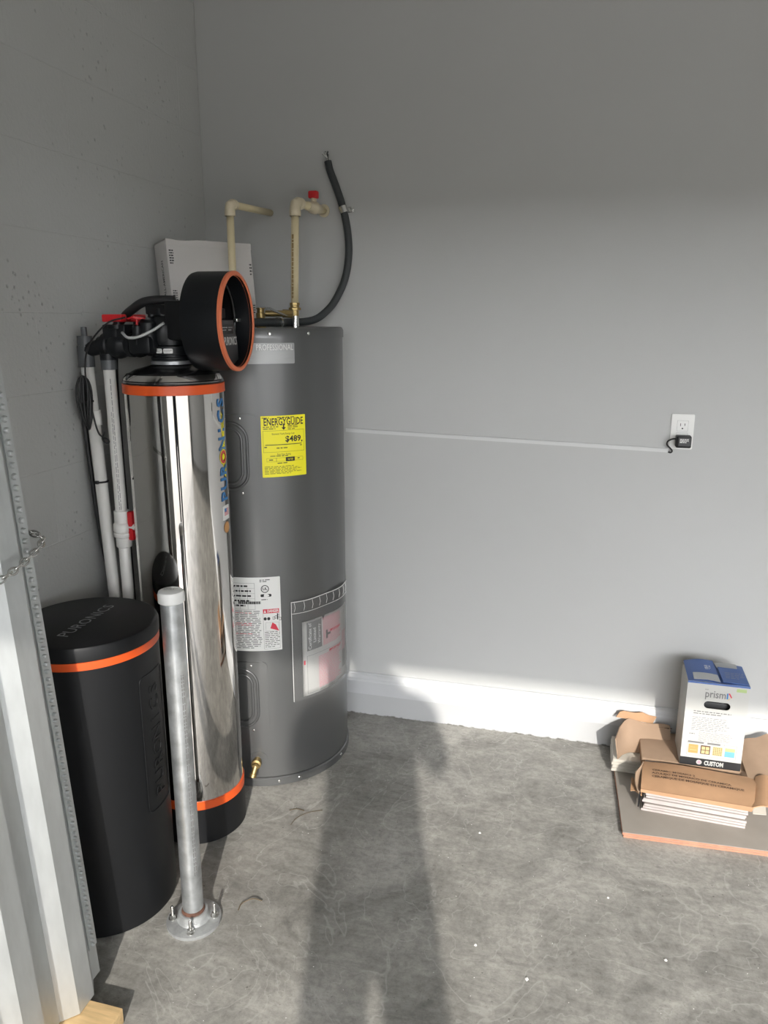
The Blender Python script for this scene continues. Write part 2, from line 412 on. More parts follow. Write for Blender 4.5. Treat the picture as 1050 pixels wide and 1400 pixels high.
# left wall of painted blocks with shallow joints
bm = N(); box(bm, -0.1, -0.0008, YF, 0.1, 0, ZC)
wl = struct(obj('wall_left', bm, 'block_paint')); wl['label'] = 'grey painted concrete block wall with faint joints'
bmk = N(); box(bmk, -0.03, 0.0, 0.0, 1.0, 0.0, 0.1985, 0)
es = [e for e in bmk.edges if all(v.co.x > -0.01 for v in e.verts)]
bk = None
def block_mesh(L, H):
    b = N(); box(b, -0.03, 0.0, 0.0, L, 0.0, H)
    e = [q for q in b.edges if all(v.co.x > -0.01 for v in q.verts)]
    bmesh.ops.bevel(b, geom=e, offset=0.0012, segments=1, affect='EDGES')
    me = bpy.data.meshes.new('block'); b.to_mesh(me); b.free(); me.materials.append(MATS['block_paint']); return me
bmk.free(); cache = {}
k = 0; z = 0.0
while z < ZC - 0.02:
    h = 0.12 if k == 0 else min(0.2, ZC - z)
    joints = [-0.34, -0.74, -1.14, -1.54, -1.94, -2.34] if k % 2 == 0 else [-0.14, -0.54, -0.94, -1.34, -1.74, -2.14, -2.54]
    ys = [0.0] + joints
    for a, b in zip(ys, ys[1:]):
        key = (round(a - b, 3), round(h, 3))
        if key not in cache: cache[key] = block_mesh(a - b - 0.0012, h - 0.0012)
        o = link(bpy.data.objects.new('block', cache[key])); o.location = (0, b + 0.0006, z + 0.0006); o.parent = wl
    z += h; k += 1
# curb and baseboard along the back wall
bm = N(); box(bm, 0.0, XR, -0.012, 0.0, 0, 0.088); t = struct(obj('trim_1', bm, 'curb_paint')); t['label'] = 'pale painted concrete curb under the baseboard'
prof = [(0, 0.088), (-0.017, 0.088), (-0.017, 0.140), (-0.0145, 0.146), (-0.0135, 0.152), (-0.0105, 0.157), (-0.0085, 0.163), (-0.0085, 0.169), (-0.006, 0.173), (0, 0.173)]
bm = N(); A = [bm.verts.new((0.0, y, z)) for y, z in prof]; B = [bm.verts.new((XR, y, z)) for y, z in prof]
for i in range(len(prof)):
    j = (i + 1) % len(prof); bm.faces.new((A[i], A[j], B[j], B[i]))
bm.faces.new(A[::-1]); bm.faces.new(B)
struct(obj('baseboard_back', bm, 'trim_white'))['label'] = 'white moulded baseboard on the back wall'

# ------------------------------------------------------------------ water heater
HC, HR = (0.31, -0.297), 0.278
heater = thing('water_heater', (HC[0], HC[1], 0), 'tall grey cylindrical electric water heater standing in the corner', 'water heater')
bm = lathe(N(), [(0.255, 0.0), (HR - 0.004, 0.012), (HR - 0.004, 0.03), (HR, 0.034), (HR, 1.452)], (*HC, 0), 128); body = obj('jacket', bm, 'heater_paint', heater, 35)
bm = lathe(N(), [(HR + 0.003, 1.448), (HR + 0.003, 1.470), (HR - 0.001, 1.478), (HR - 0.008, 1.480), (HR - 0.02, 1.478), (0, 1.476)], (*HC, 0), 128); obj('top_cap', bm, 'heater_paint', heater, 30)
bm = lathe(N(), [(HR + 0.004, 0.002), (HR + 0.004, 0.026), (HR, 0.030)], (*HC, 0), 128, caps=False); obj('base_ring', bm, 'heater_paint', heater, 30)
for a, z in ((-33, 1.463), (-58, 1.463), (-8, 0.016), (-48, 0.016), (-62, 0.016)):
    n = Vector((cos(radians(a)), sin(radians(a)), 0))
    bm = lathe(N(), [(0.005, 0), (0.005, 0.002), (0.003, 0.0035), (0, 0.0035)], Vector((*HC, z)) + n * (HR + 0.003), 12, axis=n); obj('screw', bm, 'steel', heater, 30)
for z0, z1 in ((0.985, 1.233), (0.197, 0.447)):
    c0 = -84.5; hw = 17.5 * pi / 180 * HR
    bm = plate(N(), rrect(-hw, hw, z0, z1, 0.018), 0.0, 0.0045, slices=0.012)
    top = [e for e in bm.edges if all(v.co.z > 0.004 for v in e.verts) and len(e.link_faces) == 2 and any(abs(f.normal.z) < 0.5 for f in e.link_faces)]
    wrap(bm, HC, HR, c0); pn = obj('access_panel', bm, 'heater_paint', heater, 25)
    zm = (z0 + z1) / 2; hh = (z1 - z0) / 2 - 0.024
    for q, (rw, hq) in enumerate(((0.052, hh), (0.036, hh - 0.018))):
        pts = [(u, v, 0.0045) for u, v in rrect(-rw, rw, zm - hq, zm + hq, rw - 0.001, 10)]
        den = []
        for a, b in zip(pts, pts[1:] + pts[:1]):
            m = max(1, int((Vector(a) - Vector(b)).length / 0.012))
            den += [Vector(a).lerp(Vector(b), i / m) for i in range(m)]
        bm = tube(N(), den, 0.0045, 8, closed=True); wrap(bm, HC, HR, c0); obj('embossed_ring', bm, 'heater_paint', pn, 0)
    for v in (z0 + 0.012, z1 - 0.012):
        n = Vector((cos(radians(c0 + 7)), sin(radians(c0 + 7)), 0))
        bm = lathe(N(), [(0.0035, 0), (0.0035, 0.002), (0, 0.003)], Vector((*HC, v)) + n * (HR + 0.0045), 10, axis=n); obj('screw', bm, 'steel', pn, 30)
# nameplate
uL = lambda a: radians(a) * HR
bm = plate(N(), rrect(uL(-44), uL(44), 1.378, 1.437, 0.003), 0.0006, 0.0030, slices=0.012); wrap(bm, HC, HR, -87); npl = obj('nameplate', bm, 'nameplate', heater, 30)
bm = text(N(), 'PROFESSIONAL', 0.024, 0.155, 1.424, 0, 0.0034, width=0.108); wrap(bm, HC, HR, -87); obj('nameplate_lettering', bm, 'paper', npl)
# energy label
e0 = -65.2; W = radians(28.5) * HR; zb, zt = 1.043, 1.227; hg = zt - zb
bm = plate(N(), rrect(0, W, zb, zt, 0.002), 0.0004, 0.0010, slices=0.012); wrap(bm, HC, HR, e0); el = obj('energy_label', bm, 'yellow', heater, 30)
b = N(); w_ = 0.0013
text(b, 'ENERGYGUIDE', 0.03, W / 2, zt - 0.019, w1=w_, width=W * 0.88, bold=0.0005)
quadpatch(b, W * .475, W * .505, zt - 0.036, zt - 0.024, w_); b.faces.new([b.verts.new((x, y, w_)) for x, y in ((W * .44, zt - .035), (W * .49, zt - .043), (W * .54, zt - .035))])
bars(b, .004, W * .25, zt - .008, zt - .004, 1, .5, w=w_); bars(b, W * .35, W * .93, zt - .008, zt - .003, 1, .5, w=w_, seed=3)
bars(b, .006, W * .40, zt - .041, zt - .030, 2, .4, w=w_, seed=4); bars(b, W * .58, W * .82, zt - .043, zt - .028, 3, .4, w=w_, seed=5)
frame(b, .005, W - .006, zb + hg * .41, zt - .044, .0006, w_)
text(b, 'Estimated Yearly Energy Cost', 0.008, W * .48, zt - .054, w1=w_, width=W * .5)
text(b, '$489', 0.024, W * .70, zt - .071, w1=w_, width=W * .36, bold=.0006)
quadpatch(b, W * .08, W * .90, zt - .0875, zt - .0855, w_); b.faces.new([b.verts.new((x, y, w_)) for x, y in ((W * .88, zt - .077), (W * .905, zt - .083), (W * .93, zt - .077))])
bars(b, W * .06, W * .14, zt - .096, zt - .090, 1, .5, w=w_); bars(b, W * .86, W * .92, zt - .094, zt - .089, 1, .5, w=w_)
bars(b, W * .32, W * .66, zt - .099, zt - .094, 1, .5, w=w_, seed=9)
text(b, 'First Hour Rating', 0.008, W * .48, zb + hg * .372, w1=w_, width=W * .3); bars(b, W * .18, W * .75, zb + hg * .335, zb + hg * .358, 1, .5, w=w_)
frame(b, W * .10, W * .31, zb + hg * .255, zb + hg * .315, .0005, w_); frame(b, W * .31, W * .52, zb + hg * .255, zb + hg * .315, .0005, w_)
quadpatch(b, W * .52, W * .72, zb + hg * .25, zb + hg * .32, w_); frame(b, W * .72, W * .92, zb + hg * .255, zb + hg * .315, .0005, w_)
bars(b, W * .15, W * .27, zb + hg * .27, zb + hg * .30, 1, .5, w=w_, seed=12); bars(b, W * .79, W * .86, zb + hg * .275, zb + hg * .305, 1, .5, w=w_)
bars(b, W * .33, W * .65, zb + hg * .215, zb + hg * .24, 1, .5, w=w_); bars(b, W * .05, W * .9, zb + hg * .045, zb + hg * .185, 6, .32, .7, w_, 8)
wrap(b, HC, HR, e0); obj('label_print', b, 'ink', el)
b = N(); text(b, 'very high', 0.009, W * .62, zb + hg * .287, w1=0.0016, width=W * .12); wrap(b, HC, HR, e0); obj('label_print', b, 'yellow', el)
# white rating and danger label
e0 = -93.0; W = radians(36.2) * HR; zb, zt = 0.484, 0.729
bm = plate(N(), rrect(0, W, zb, zt, 0.002), 0.0004, 0.0010, slices=0.012); wrap(bm, HC, HR, e0); rl = obj('danger_label', bm, 'paper', heater, 30)
b = N(); w_ = 0.0013
frame(b, .004, W * .55, zt - .105, zt - .018, .0006, w_)
for i in range(1, 5): quadpatch(b, .004, W * .55, zt - .018 - i * .017, zt - .0176 - i * .017, w_)
for i in (1, 2, 3): quadpatch(b, W * .14 * i, W * .14 * i + .0006, zt - .105, zt - .035, w_)
bars(b, W * .05, W * .5, zt - .1, zt - .02, 5, .35, .8, w_, 21)
bars(b, W * .64, W * .82, zt - .016, zt - .006, 2, .5, 1, w_, 22)
for rr in (0.0125,):
    ring = [(W * .73 + rr * cos(i * pi / 12), zt - .038 + rr * sin(i * pi / 12)) for i in range(24)]
    rin = [(W * .73 + (rr - .0025) * cos(i * pi / 12), zt - .038 + (rr - .0025) * sin(i * pi / 12)) for i in range(24)]
    for i in range(24):
        j = (i + 1) % 24; b.faces.new([b.verts.new((*p, w_)) for p in (ring[i], ring[j], rin[j], rin[i])])
text(b, 'UL', 0.012, W * .73, zt - .038, w1=w_, bold=.0004)
plate(b, rrect(W * .65, W * .84, zt - .064, zt - .055, .003), w_, w_); bars(b, W * .66, W * .82, zt - .076, zt - .07, 1, .4, w=w_)
bars(b, W * .25, W * .78, zt - .088, zt - .077, 1, .8, 1, w_, 5, .004)
frame(b, W * .68, W - .006, zb + .006, zt - .105, .0006, w_)
for dx in (.0, .011): text(b, 'H', .0001, 0, 0) if False else plate(b, [(W * .715 + dx + .005 * cos(i * pi / 5), zt - .137 + .0055 * sin(i * pi / 5)) for i in range(10)], w_, w_)
for dx, dy in ((.026, 0), (.033, .003), (.040, .006), (.046, -.004)): frame(b, W * .70 + dx, W * .70 + dx + .007, zt - .141 + dy, zt - .131 + dy, .0012, w_)
quadpatch(b, W * .925, W * .945, zt - .142, zt - .121, w_)
frame(b, W * .72, W * .95, zt - .178, zt - .150, .0004, w_)
bars(b, W * .70, W * .965, zb + .01, zb + .066, 9, .3, .85, w_, 33)
wrap(b, HC, HR, e0); obj('label_print', b, 'ink', rl)
b = N(); bars(b, .006, W * .655, zb + .008, zt - .108, 22, .42, .9, w_, 34, .02); wrap(b, HC, HR, e0); obj('label_print', b, 'ink_grey', rl)
b = N(); quadpatch(b, W * .68, W - .006, zt - .119, zt - .105, 0.0014)
for i in (1, 7, 8, 13): bars(b, W * .1, W * .6, zt - .112 - i * .0058, zt - .109 - i * .0058, 1, .6, 1, .0014, i, .02)
b.faces.new([b.verts.new((x, y, .0014)) for x, y in ((W * .80, zt - .170), (W * .84, zt - .150), (W * .90, zt - .158), (W * .955, zt - .180), (W * .90, zt - .176))])
wrap(b, HC, HR, e0); obj('label_print', b, 'red_print', rl)
b = N(); text(b, 'DANGER', .0125, W * .855, zt - .112, w1=.0017, width=W * .2, bold=.0004)
b.faces.new([b.verts.new((x, y, .0017)) for x, y in ((W * .695, zt - .1165), (W * .735, zt - .1165), (W * .715, zt - .107))])
wrap(b, HC, HR, e0); obj('label_print', b, 'paper', rl)
# small warning label low on the heater below the drain line and the drain valve
n = Vector((cos(radians(-76)), sin(radians(-76)), 0)); p0 = Vector((*HC, 0.098)) + n * HR
bm = plate(N(), [(0.030 * cos(i * pi / 16), 0.098 + 0.030 * sin(i * pi / 16)) for i in range(32)], 0.0003, 0.002, slices=0.012); wrap(bm, HC, HR, -75); obj('drain_escutcheon', bm, 'heater_paint', heater, 30)
dv = obj('drain_valve', lathe(N(), [(0.012, -0.004), (0.012, 0.016), (0.016, 0.018), (0.016, 0.03), (0.010, 0.032), (0.010, 0.044)], p0, 20, axis=n), 'brass', heater, 40)
dn = (n * 0.45 + Vector((-0.25, 0, -0.86))).normalized()
obj('valve_outlet', lathe(N(), [(0.009, -0.004), (0.009, 0.024), (0.0115, 0.025), (0.0115, 0.036), (0.006, 0.036), (0.006, 0.03), (0, 0.03)], p0 + n * 0.036, 18, axis=dn), 'brass', dv, 40)

# clear pouch with papers on the heater's right side
a0 = -50.5; pc = (HC[0], HC[1]); W = radians(56) * HR; zb, zt = 0.296, 0.640
pouch = thing('document_pouch', (HC[0] + HR * cos(radians(-22)), HC[1] + HR * sin(radians(-22)), 0.29), 'clear plastic pouch of pink-and-white papers stuck low on the water heater', 'pouch')
def curl(u, v): return 0.0022 + 0.010 * max(0, (u / W - 0.55)) ** 1.3 + 0.003 * sin(u * 38) * ((v - zb) / (zt - zb))
def lift(bm, extra=0.0):
    for q in bm.verts: q.co.z += curl(q.co.x, q.co.y) + extra
    return bm
def gridplate(u0, u1, v0, v1, w0, nu=22, nv=12, skew=lambda u, v: (u, v)):
    b = N(); V = [[b.verts.new((*skew(u0 + (u1 - u0) * i / nu, v0 + (v1 - v0) * j / nv), w0)) for i in range(nu + 1)] for j in range(nv + 1)]
    for A, B in zip(V, V[1:]):
        for i in range(nu): b.faces.new((A[i], A[i + 1], B[i + 1], B[i]))
    return b
pm = gridplate(W * .13, W * .985, zb + .008, zt - .075, 0.0)
bmesh.ops.solidify(pm, geom=list(pm.faces), thickness=0.0004)
pp = obj('paper_sheet', wrap(lift(pm), pc, HR, a0), 'paper', pouch, 0)
f = gridplate(0, W, zb, zt, 0); obj('plastic_sleeve', wrap(lift(f, 0.0035), pc, HR, a0), 'clear_film', pouch, 0)
b = N()
for i in range(9):
    u = W * (.04 + i * .115); tube(b, [(u, zt - .004, .004), (u + .002, zt - .02, .0055), (u - .001, zt - .034, .004)], .0007, 6)
tube(b, [(0.001 + W * i / 20, zt - .001, .004) for i in range(21)], .0012, 6); tube(b, [(W * i / 20, zt - .040, .004) for i in range(21)], .0008, 6)
tube(b, [(0.001, zb + (zt - zb) * i / 10, .004) for i in range(11)], .0010, 6)
obj('sleeve_seam', wrap(lift(b), pc, HR, a0), 'white_plastic', pouch, 0)
b = N(); u0 = W * .19
for q in range(4): quadpatch(b, u0 + .0155 * q, u0 + .0155 * (q + 1), zb + .165, zb + .263, .0008)
wrap(lift(b), pc, HR, a0); cv = obj('certificate_cover', b, 'ink_grey', pp)
b = N()
for i, s in enumerate(('Certificate of', 'Limited', 'Warranty')): text(b, s, .017, u0 + .012 + i * .019, zb + .214, w1=.0012, rot=90)
wrap(lift(b), pc, HR, a0); obj('cover_lettering', b, 'paper', cv)
b = N(); bars(b, W * .44, W * .80, zb + .165, zb + .262, 22, .42, .8, .0009, 41, .010); bars(b, W * .36, W * .80, zb + .022, zb + .135, 22, .4, .8, .0009, 42, .010); bars(b, W * .82, W * .95, zb + .11, zb + .18, 12, .4, .8, .0009, 43, .01)
wrap(lift(b), pc, HR, a0); obj('paper_print', b, 'pink_print', pp)
b = N(); text(b, 'IMPORTANT', .012, W * .66, zb + .139, w1=.001, width=W * .24, bold=.0004); text(b, 'IMPORTANT', .012, W * .66, zb + .208, w1=.0011, width=W * .2, bold=.0004)
quadpatch(b, W * .145, W * .165, zb + .120, zb + .135, .001)
wrap(lift(b), pc, HR, a0); obj('paper_print', b, 'red_print', pp)
b = N(); frame(b, W * .19, W * .94, zb + .014, zb + .148, .0008, .0009)
for i in range(9): quadpatch(b, W * .83 + i * .0028, W * .83 + i * .0028 + (.001, .0017)[i % 2], zb + .045, zb + .11, .0009)
quadpatch(b, W * .49, W * .52, zb + .185, zb + .215, .0012); quadpatch(b, W * .50, W * .57, zb + .196, zb + .204, .0012)
wrap(lift(b), pc, HR, a0); obj('paper_print', b, 'ink_grey', pp)

# pipes above the heater
def elbow(bm, c, d1, d2, r, L):
    c = Vector(c); d1, d2 = Vector(d1).normalized(), Vector(d2).normalized()
    tube(bm, [c + d1 * L, c + d1 * L * .45, c + (d1 + d2) * L * .12, c + d2 * L * .45, c + d2 * L], r, 18)
    for d in (d1, d2): lathe(bm, [(r * 1.06, L * .55), (r * 1.06, L), (r * .8, L)], c, 18, axis=d)
    return bm
pa = Vector((0.20, -0.20, 0))
t = thing('water_pipe', (.257, -.335, 1.476), 'cream plastic pipe rising in front of the white carton, elbowed into the wall', 'pipe')
pE = Vector((0.257, -0.335, 1.846)); wE = Vector((0.250, 0.0, 1.862))
obj('riser', tube(N(), [(0.257, -0.335, 1.49), pE - Vector((0, 0, .02))], 0.0115, 18), 'cpvc', t, 0)
obj('elbow', elbow(N(), pE, (0, 0, -1), wE - pE, 0.0155, 0.035), 'cpvc_fitting', t, 40)
obj('wall_run', tube(N(), [pE + (wE - pE) * .1, wE], 0.0110, 18), 'cpvc', t, 0)
obj('nipple', lathe(N(), [(0.012, 1.474), (0.012, 1.50), (0.016, 1.50), (0.016, 1.515)], (0.257, -0.335, 0), 20), 'steel', t, 40)
pE = Vector((0.424, -0.215, 1.862)); wE = Vector((0.447, 0.0, 1.862)); d = (wE - pE).normalized()
t = thing('hot_water_pipe', (0.414, -0.215, 1.476), 'cream plastic pipe with red-handled shutoff valve above the water heater', 'pipe')
rs = obj('riser', tube(N(), [(0.414, -0.215, 1.548), pE - Vector((0, 0, .02))], 0.0125, 20), 'cpvc', t, 0)
b = N(); bars(b, 1.57, 1.83, -0.0035, 0.0035, 1, .9, 1, 0.0, 77, .012)
ax = (pE - Vector((0.414, -0.215, 1.548))).normalized()
for q in b.verts:
    s = (q.co.x - 1.548); a = radians(-100) + q.co.y / 0.0128; p = Vector((0.414, -0.215, 1.548)) + ax * s
    q.co = Vector((p.x + .0128 * cos(a), p.y + .0128 * sin(a), p.z))
obj('pipe_print', b, 'pipe_ink', rs)
obj('elbow', elbow(N(), pE, (0, 0, -1), d, 0.0170, 0.042), 'cpvc_fitting', t, 40)
obj('wall_run', tube(N(), [pE + d * .03, wE], 0.0115, 18), 'cpvc', t, 0)
vb = obj('valve_body', lathe(N(), [(0.0145, -.045), (0.0155, -.03), (0.0155, -.018), (0.020, -.010), (0.020, .012), (0.0155, .02), (0.0155, .045)], pE + d * .135, 20, axis=d), 'cpvc_fitting', t, 40)
obj('valve_stem', lathe(N(), [(.010, 0), (.010, .030)], pE + d * .135, 16), 'cpvc_fitting', vb, 40)
bm = N(); box(bm, -.016, .016, -.012, .012, 0, .024, .005); place(bm, pE + d * .135 + Vector((0, 0, .028)), Vector((1, 0, 0)), Vector((0, 1, 0))); obj('valve_handle', bm, 'red_plastic', vb, 40)
obj('escutcheon', lathe(N(), [(0.021, -.004), (0.021, -.001), (.0125, -.001)], wE, 24, axis=d), 'cpvc_fitting', t, 40)
bm = N(); lathe(bm, [(.0135, 1.476), (.0135, 1.515), (.011, 1.515)], (0.414, -0.215, 0), 20); obj('steel_nipple', bm, 'steel', t, 40)
bm = N(); lathe(bm, [(.0135, 1.512), (.0135, 1.532), (.021, 1.533), (.021, 1.540), (.015, 1.542), (.015, 1.548), (.017, 1.549), (.017, 1.556)], (0.414, -0.215, 0), 8); obj('brass_union', bm, 'brass', t, 20)
# relief valve
t = thing('relief_valve', (0.357, -0.36, 1.476), 'brass relief valve with grey lever on top of the water heater', 'valve')
obj('stem', lathe(N(), [(.015, 1.474), (.015, 1.492), (.012, 1.494), (.012, 1.506), (.014, 1.508), (.014, 1.522), (.011, 1.524), (.011, 1.534), (.014, 1.535), (.014, 1.538), (0, 1.538)], (.357, -.36, 0), 20), 'brass', t, 35)
bm = N(); sheet(bm, [[(.352, -.372, 1.5405), (.360, -.35, 1.541)], [(.385, -.385, 1.5395), (.390, -.362, 1.540)], [(.415, -.39, 1.527), (.42, -.37, 1.528)], [(.452, -.39, 1.514), (.454, -.375, 1.515)]], .0018); obj('lever', bm, 'steel', t, 30)
obj('outlet', tube(N(), [(.37, -.355, 1.521), (.42, -.335, 1.521), (.44, -.33, 1.52)], .0095, 14), 'brass', t, 40)
bm = N(); tube(bm, [(.42, -.336, 1.521), (.45, -.325, 1.520)], .0125, 8); obj('outlet_nut', bm, 'brass', t, 20)
# power cable: from the heater top, curving up the wall to the frayed end
t = thing('power_cable', (0.335, -0.455, 1.478), 'thick black flexible power cable curving from the heater top up the wall', 'cable')
pts = [(0.335, -0.455, 1.490), (0.362, -0.42, 1.494), (0.392, -0.36, 1.494), (0.390, -0.29, 1.494), (0.383, -0.225, 1.494), (0.415, -0.165, 1.495), (0.450, -0.13, 1.503), (0.474, -0.10, 1.523), (0.500, -0.065, 1.562), (0.530, -0.040, 1.635), (0.541, -0.027, 1.715), (0.536, -0.020, 1.790), (0.520, -0.014, 1.862), (0.495, -0.014, 1.935), (0.475, -0.014, 1.985), (0.467, -0.012, 2.015)]
obj('cable_sheath', tube(N(), pts, 0.0125, 14, smooth=8), 'conduit_grey', t, 0)
for i in range(7):
    a = i * .9; e = Vector((0.467, -0.012, 2.010))
    bm = tube(N(), [e, e + Vector((.004 * cos(a) , -.002 - .003 * abs(sin(a)), .016)), e + Vector((-.008 + .010 * cos(a * 1.7), -.004 * abs(sin(a)) - .001, .026 + .012 * ((i * 37) % 10) / 10))], .0022, 6); obj('loose_wire', bm, ('steel', 'conduit_grey', 'white_plastic')[i % 3], t, 0)
tube_b = tube(N(), [(0.512, -.0155, 1.852), (0.508, -.0155, 1.868)], .0150, 14); 
bm = tube(N(), [(0.524, -.0145, 1.851), (0.517, -.0145, 1.872)], .0152, 16); cl = obj('wall_clip', bm, 'steel', t, 40)
bm = N(); box(bm, .528, .553, -.004, 0, 1.853, 1.872, .001); obj('clip_tab', bm, 'steel', cl, 30)
obj('clip_screw', lathe(N(), [(.006, 0), (.006, .003), (0, .005)], (.546, -.004, 1.8625), 12, axis=(0, -1, 0)), 'steel', cl, 30)
tube_b.free()
bm = N(); sheet(bm, [[(.391 + .016 * cos(a), -.305, 1.494 + .016 * sin(a)), (.391 + .016 * cos(a), -.293, 1.494 + .016 * sin(a))] for a in [i * pi / 10 for i in range(-3, 14)]], .0015); obj('strap', bm, 'steel', t, 30)

# white carton leaning on the heater top
bx = thing('white_carton', (0.17, -0.33, 1.4805), 'white printed carton leaning into the corner on top of the water heater', 'box')
nrm = Vector((0.80, -0.60, 0)).normalized(); ux = Vector((0.60, 0.80, 0)).normalized(); tilt = radians(7)
uz = (Vector((0, 0, 1)) * cos(tilt) - nrm * sin(tilt)).normalized(); nn = ux.cross(uz)
CW, CH, CT = 0.290, 0.250, 0.092
cbase = Vector((0.112, -0.454, 1.4925)) 
def carton(bm): return place(bm, cbase, ux, uz)
bm = N(); box(bm, 0, CW, 0.0, CH - 0.002, -CT, 0, .003); carton(bm); cb = obj('carton_body', bm, 'carton_white', bx, 30)
bm = N(); grid = []
for i in range(15):
    u = CW * i / 14; wv = 0.006 * math.exp(-((u - .055) / .03) ** 2)
    grid.append([Vector((u, CH + .001, -CT)), Vector((u, CH + .001 - wv * .3, -.03)), Vector((u, CH + .001 - wv, .0012)), Vector((u, CH - .018, .0014))])
sheet(bm, grid, .0012); carton(bm); obj('lid_flap', bm, 'carton_white', bx, 40)
b = N(); text(b, 'U.S. ALL-AMERICAN', .020, 0.5 * CH, 0.045, w1=.0006, width=.135, bold=.0003)
for q in b.verts: q.co = Vector((-.0004, q.co.x, -CT + .05 - (q.co.y - .045) - .0))
carton(b); obj('side_lettering', b, 'ink', cb)
b = N(); bars(b, CW - .012, CW - .004, .03, .06, 4, .5, 1, .0005, 3, .004); bars(b, CW - .012, CW - .004, .15, .19, 4, .5, 1, .0005, 4, .004); bars(b, .006, .02, CH - .075, CH - .03, 6, .5, 1, .0018, 6, .006); bars(b, .006, .02, .06, .10, 6, .5, 1, .0006, 7, .006)
carton(b); obj('edge_print', b, 'ink', cb)

# ------------------------------------------------------------------ water softener
TC, TR = (0.275, -0.765), 0.133
sf = thing('water_softener', (*TC, 0), 'slim polished steel water softener tank with orange bands and black control head', 'water softener')
bm = lathe(N(), [(TR - .002, .108), (TR - .002, 1.338)], (*TC, 0), 128); jk = obj('steel_jacket', bm, 'chrome', sf, 30)
bm = lathe(N(), [(TR - .001, 1.336), (TR - .002, 1.348), (TR - .012, 1.362), (TR - .035, 1.374), (TR - .065, 1.382), (.05, 1.387), (.05, 1.392)], (*TC, 0), 96); obj('dome', bm, 'black_gloss', sf, 0)
bm = lathe(N(), [(TR - .0015, 1.344), (TR - .004, 1.354), (TR - .012, 1.3632)], (*TC, 0), 96, caps=False); obj('dome_rim', bm, 'chrome', sf, 0)
bm = lathe(N(), [(TR - .001, 1.314), (TR + .0008, 1.315), (TR + .0008, 1.338), (TR - .001, 1.339)], (*TC, 0), 128); obj('orange_band', bm, 'orange', sf, 30)
bm = lathe(N(), [(TR - .001, .116), (TR + .0012, .117), (TR + .0012, .142), (TR - .001, .143)], (*TC, 0), 128); obj('orange_band', bm, 'orange', sf, 30)
bm = lathe(N(), [(TR - .006, 0), (TR + .001, .006), (TR + .001, .117), (TR - .004, .119)], (*TC, 0), 96); obj('base_boot', bm, 'black_plastic', sf, 40)
# vertical lettering, reading upwards
b = N(); cs = 'PURONICS'; zs0, zs1 = 1.012, 1.306
for i, ch in enumerate(cs):
    if ch == 'O': continue
    v = zs0 + (zs1 - zs0) * (i + .5) / 8; b = N(); text(b, ch, .052, 0, v, w1=-.0008, rot=90, bold=.0014)
    wrap(b, TC, TR, 3); obj('tank_letter', b, 'blue_print', jk)
_ = 0
def ring2(b, cu, cv, r0, r1, w, n=28):
    for i in range(n):
        a, c_ = 2 * pi * i / n, 2 * pi * (i + 1) / n
        b.faces.new([b.verts.new((cu + r * cos(t), cv + r * sin(t), w)) for r, t in ((r1, a), (r1, c_), (r0, c_), (r0, a))])
vO = zs0 + (zs1 - zs0) * 3.5 / 8
b = N(); ring2(b, 0, vO, .011, .018, -.0008); wrap(b, TC, TR, 3); obj('tank_letter', b, 'red_print', jk)
b = N(); ring2(b, 0, vO, .0185, .0205, -.0009); ring2(b, 0, vO, .0, .008, -.0009); wrap(b, TC, TR, 3); obj('tank_letter', b, 'yellow', jk)
bm = plate(N(), rrect(-.019, .019, .965, 1.005, .002), -.0016, -.0006, slices=.012); wrap(bm, TC, TR, 3); fl = obj('flag_label', bm, 'paper', jk)
b = N(); [quadpatch(b, -.012, .014, .978 + i * .004, .980 + i * .004, -.0003) for i in range(5)]; wrap(b, TC, TR, 3); obj('flag_stripe', b, 'red_print', fl)
b = N(); quadpatch(b, -.012, .0, .988, .998, -.0001); wrap(b, TC, TR, 3); obj('flag_canton', b, 'blue_print', fl)
b = N(); ring2(b, 0, .943, .0, .014, -.0008); ring2(b, 0, .943, .0145, .016, -.0006); wrap(b, TC, TR, 3); obj('round_seal', b, 'tan_print', jk)
# neck and control head
bm = lathe(N(), [(.056, 1.388), (.056, 1.396), (.052, 1.398)], (*TC, 0), 48); obj('neck_ring', bm, 'silver_print', sf, 40)
bm = lathe(N(), [(.052, 1.397), (.054, 1.400), (.054, 1.406), (.050, 1.408), (.050, 1.412), (.053, 1.414), (.053, 1.434), (.048, 1.438), (.048, 1.470)], (*TC, 0), 48); nk = obj('neck', bm, 'black_satin', sf, 35)
b = N()
for u0, u1 in ((-.036, -.018), (-.014, .010)): plate(b, rrect(u0, u1, 1.417, 1.429, .003), .0005, .0012)
wrap(b, TC, .053, -68); st = obj('neck_sticker', b, 'paper', nk)
b = N(); bars(b, -.034, -.020, 1.420, 1.427, 2, .4, 1, .0016, 2, .004); bars(b, -.012, .008, 1.420, 1.427, 3, .4, 1, .0016, 3, .004); wrap(b, TC, .053, -68); obj('sticker_print', b, 'ink_grey', st)
bm = N(); lathe(bm, [(.040, 1.44), (.046, 1.452), (.046, 1.495), (.038, 1.507), (.026, 1.512), (.026, 1.530), (.018, 1.534)], (.262, -.775, 0), 32); cvv = obj('control_valve', bm, 'black_satin', sf, 35)
bm = N(); lathe(bm, [(.024, 1.430), (.024, 1.494), (.018, 1.502), (.018, 1.508)], (.243, -.820, 0), 28); obj('piston_cap', bm, 'black_satin', cvv, 35)
bm = N(); lathe(bm, [(.013, 1.44), (.013, 1.486), (.009, 1.489)], (.222, -.838, 0), 20); obj('injector_cap', bm, 'black_satin', cvv, 35)
bm = N(); lathe(bm, [(.010, 1.49), (.010, 1.535)], (.262, -.79, 0), 16); obj('pillar', bm, 'black_satin', cvv, 35)
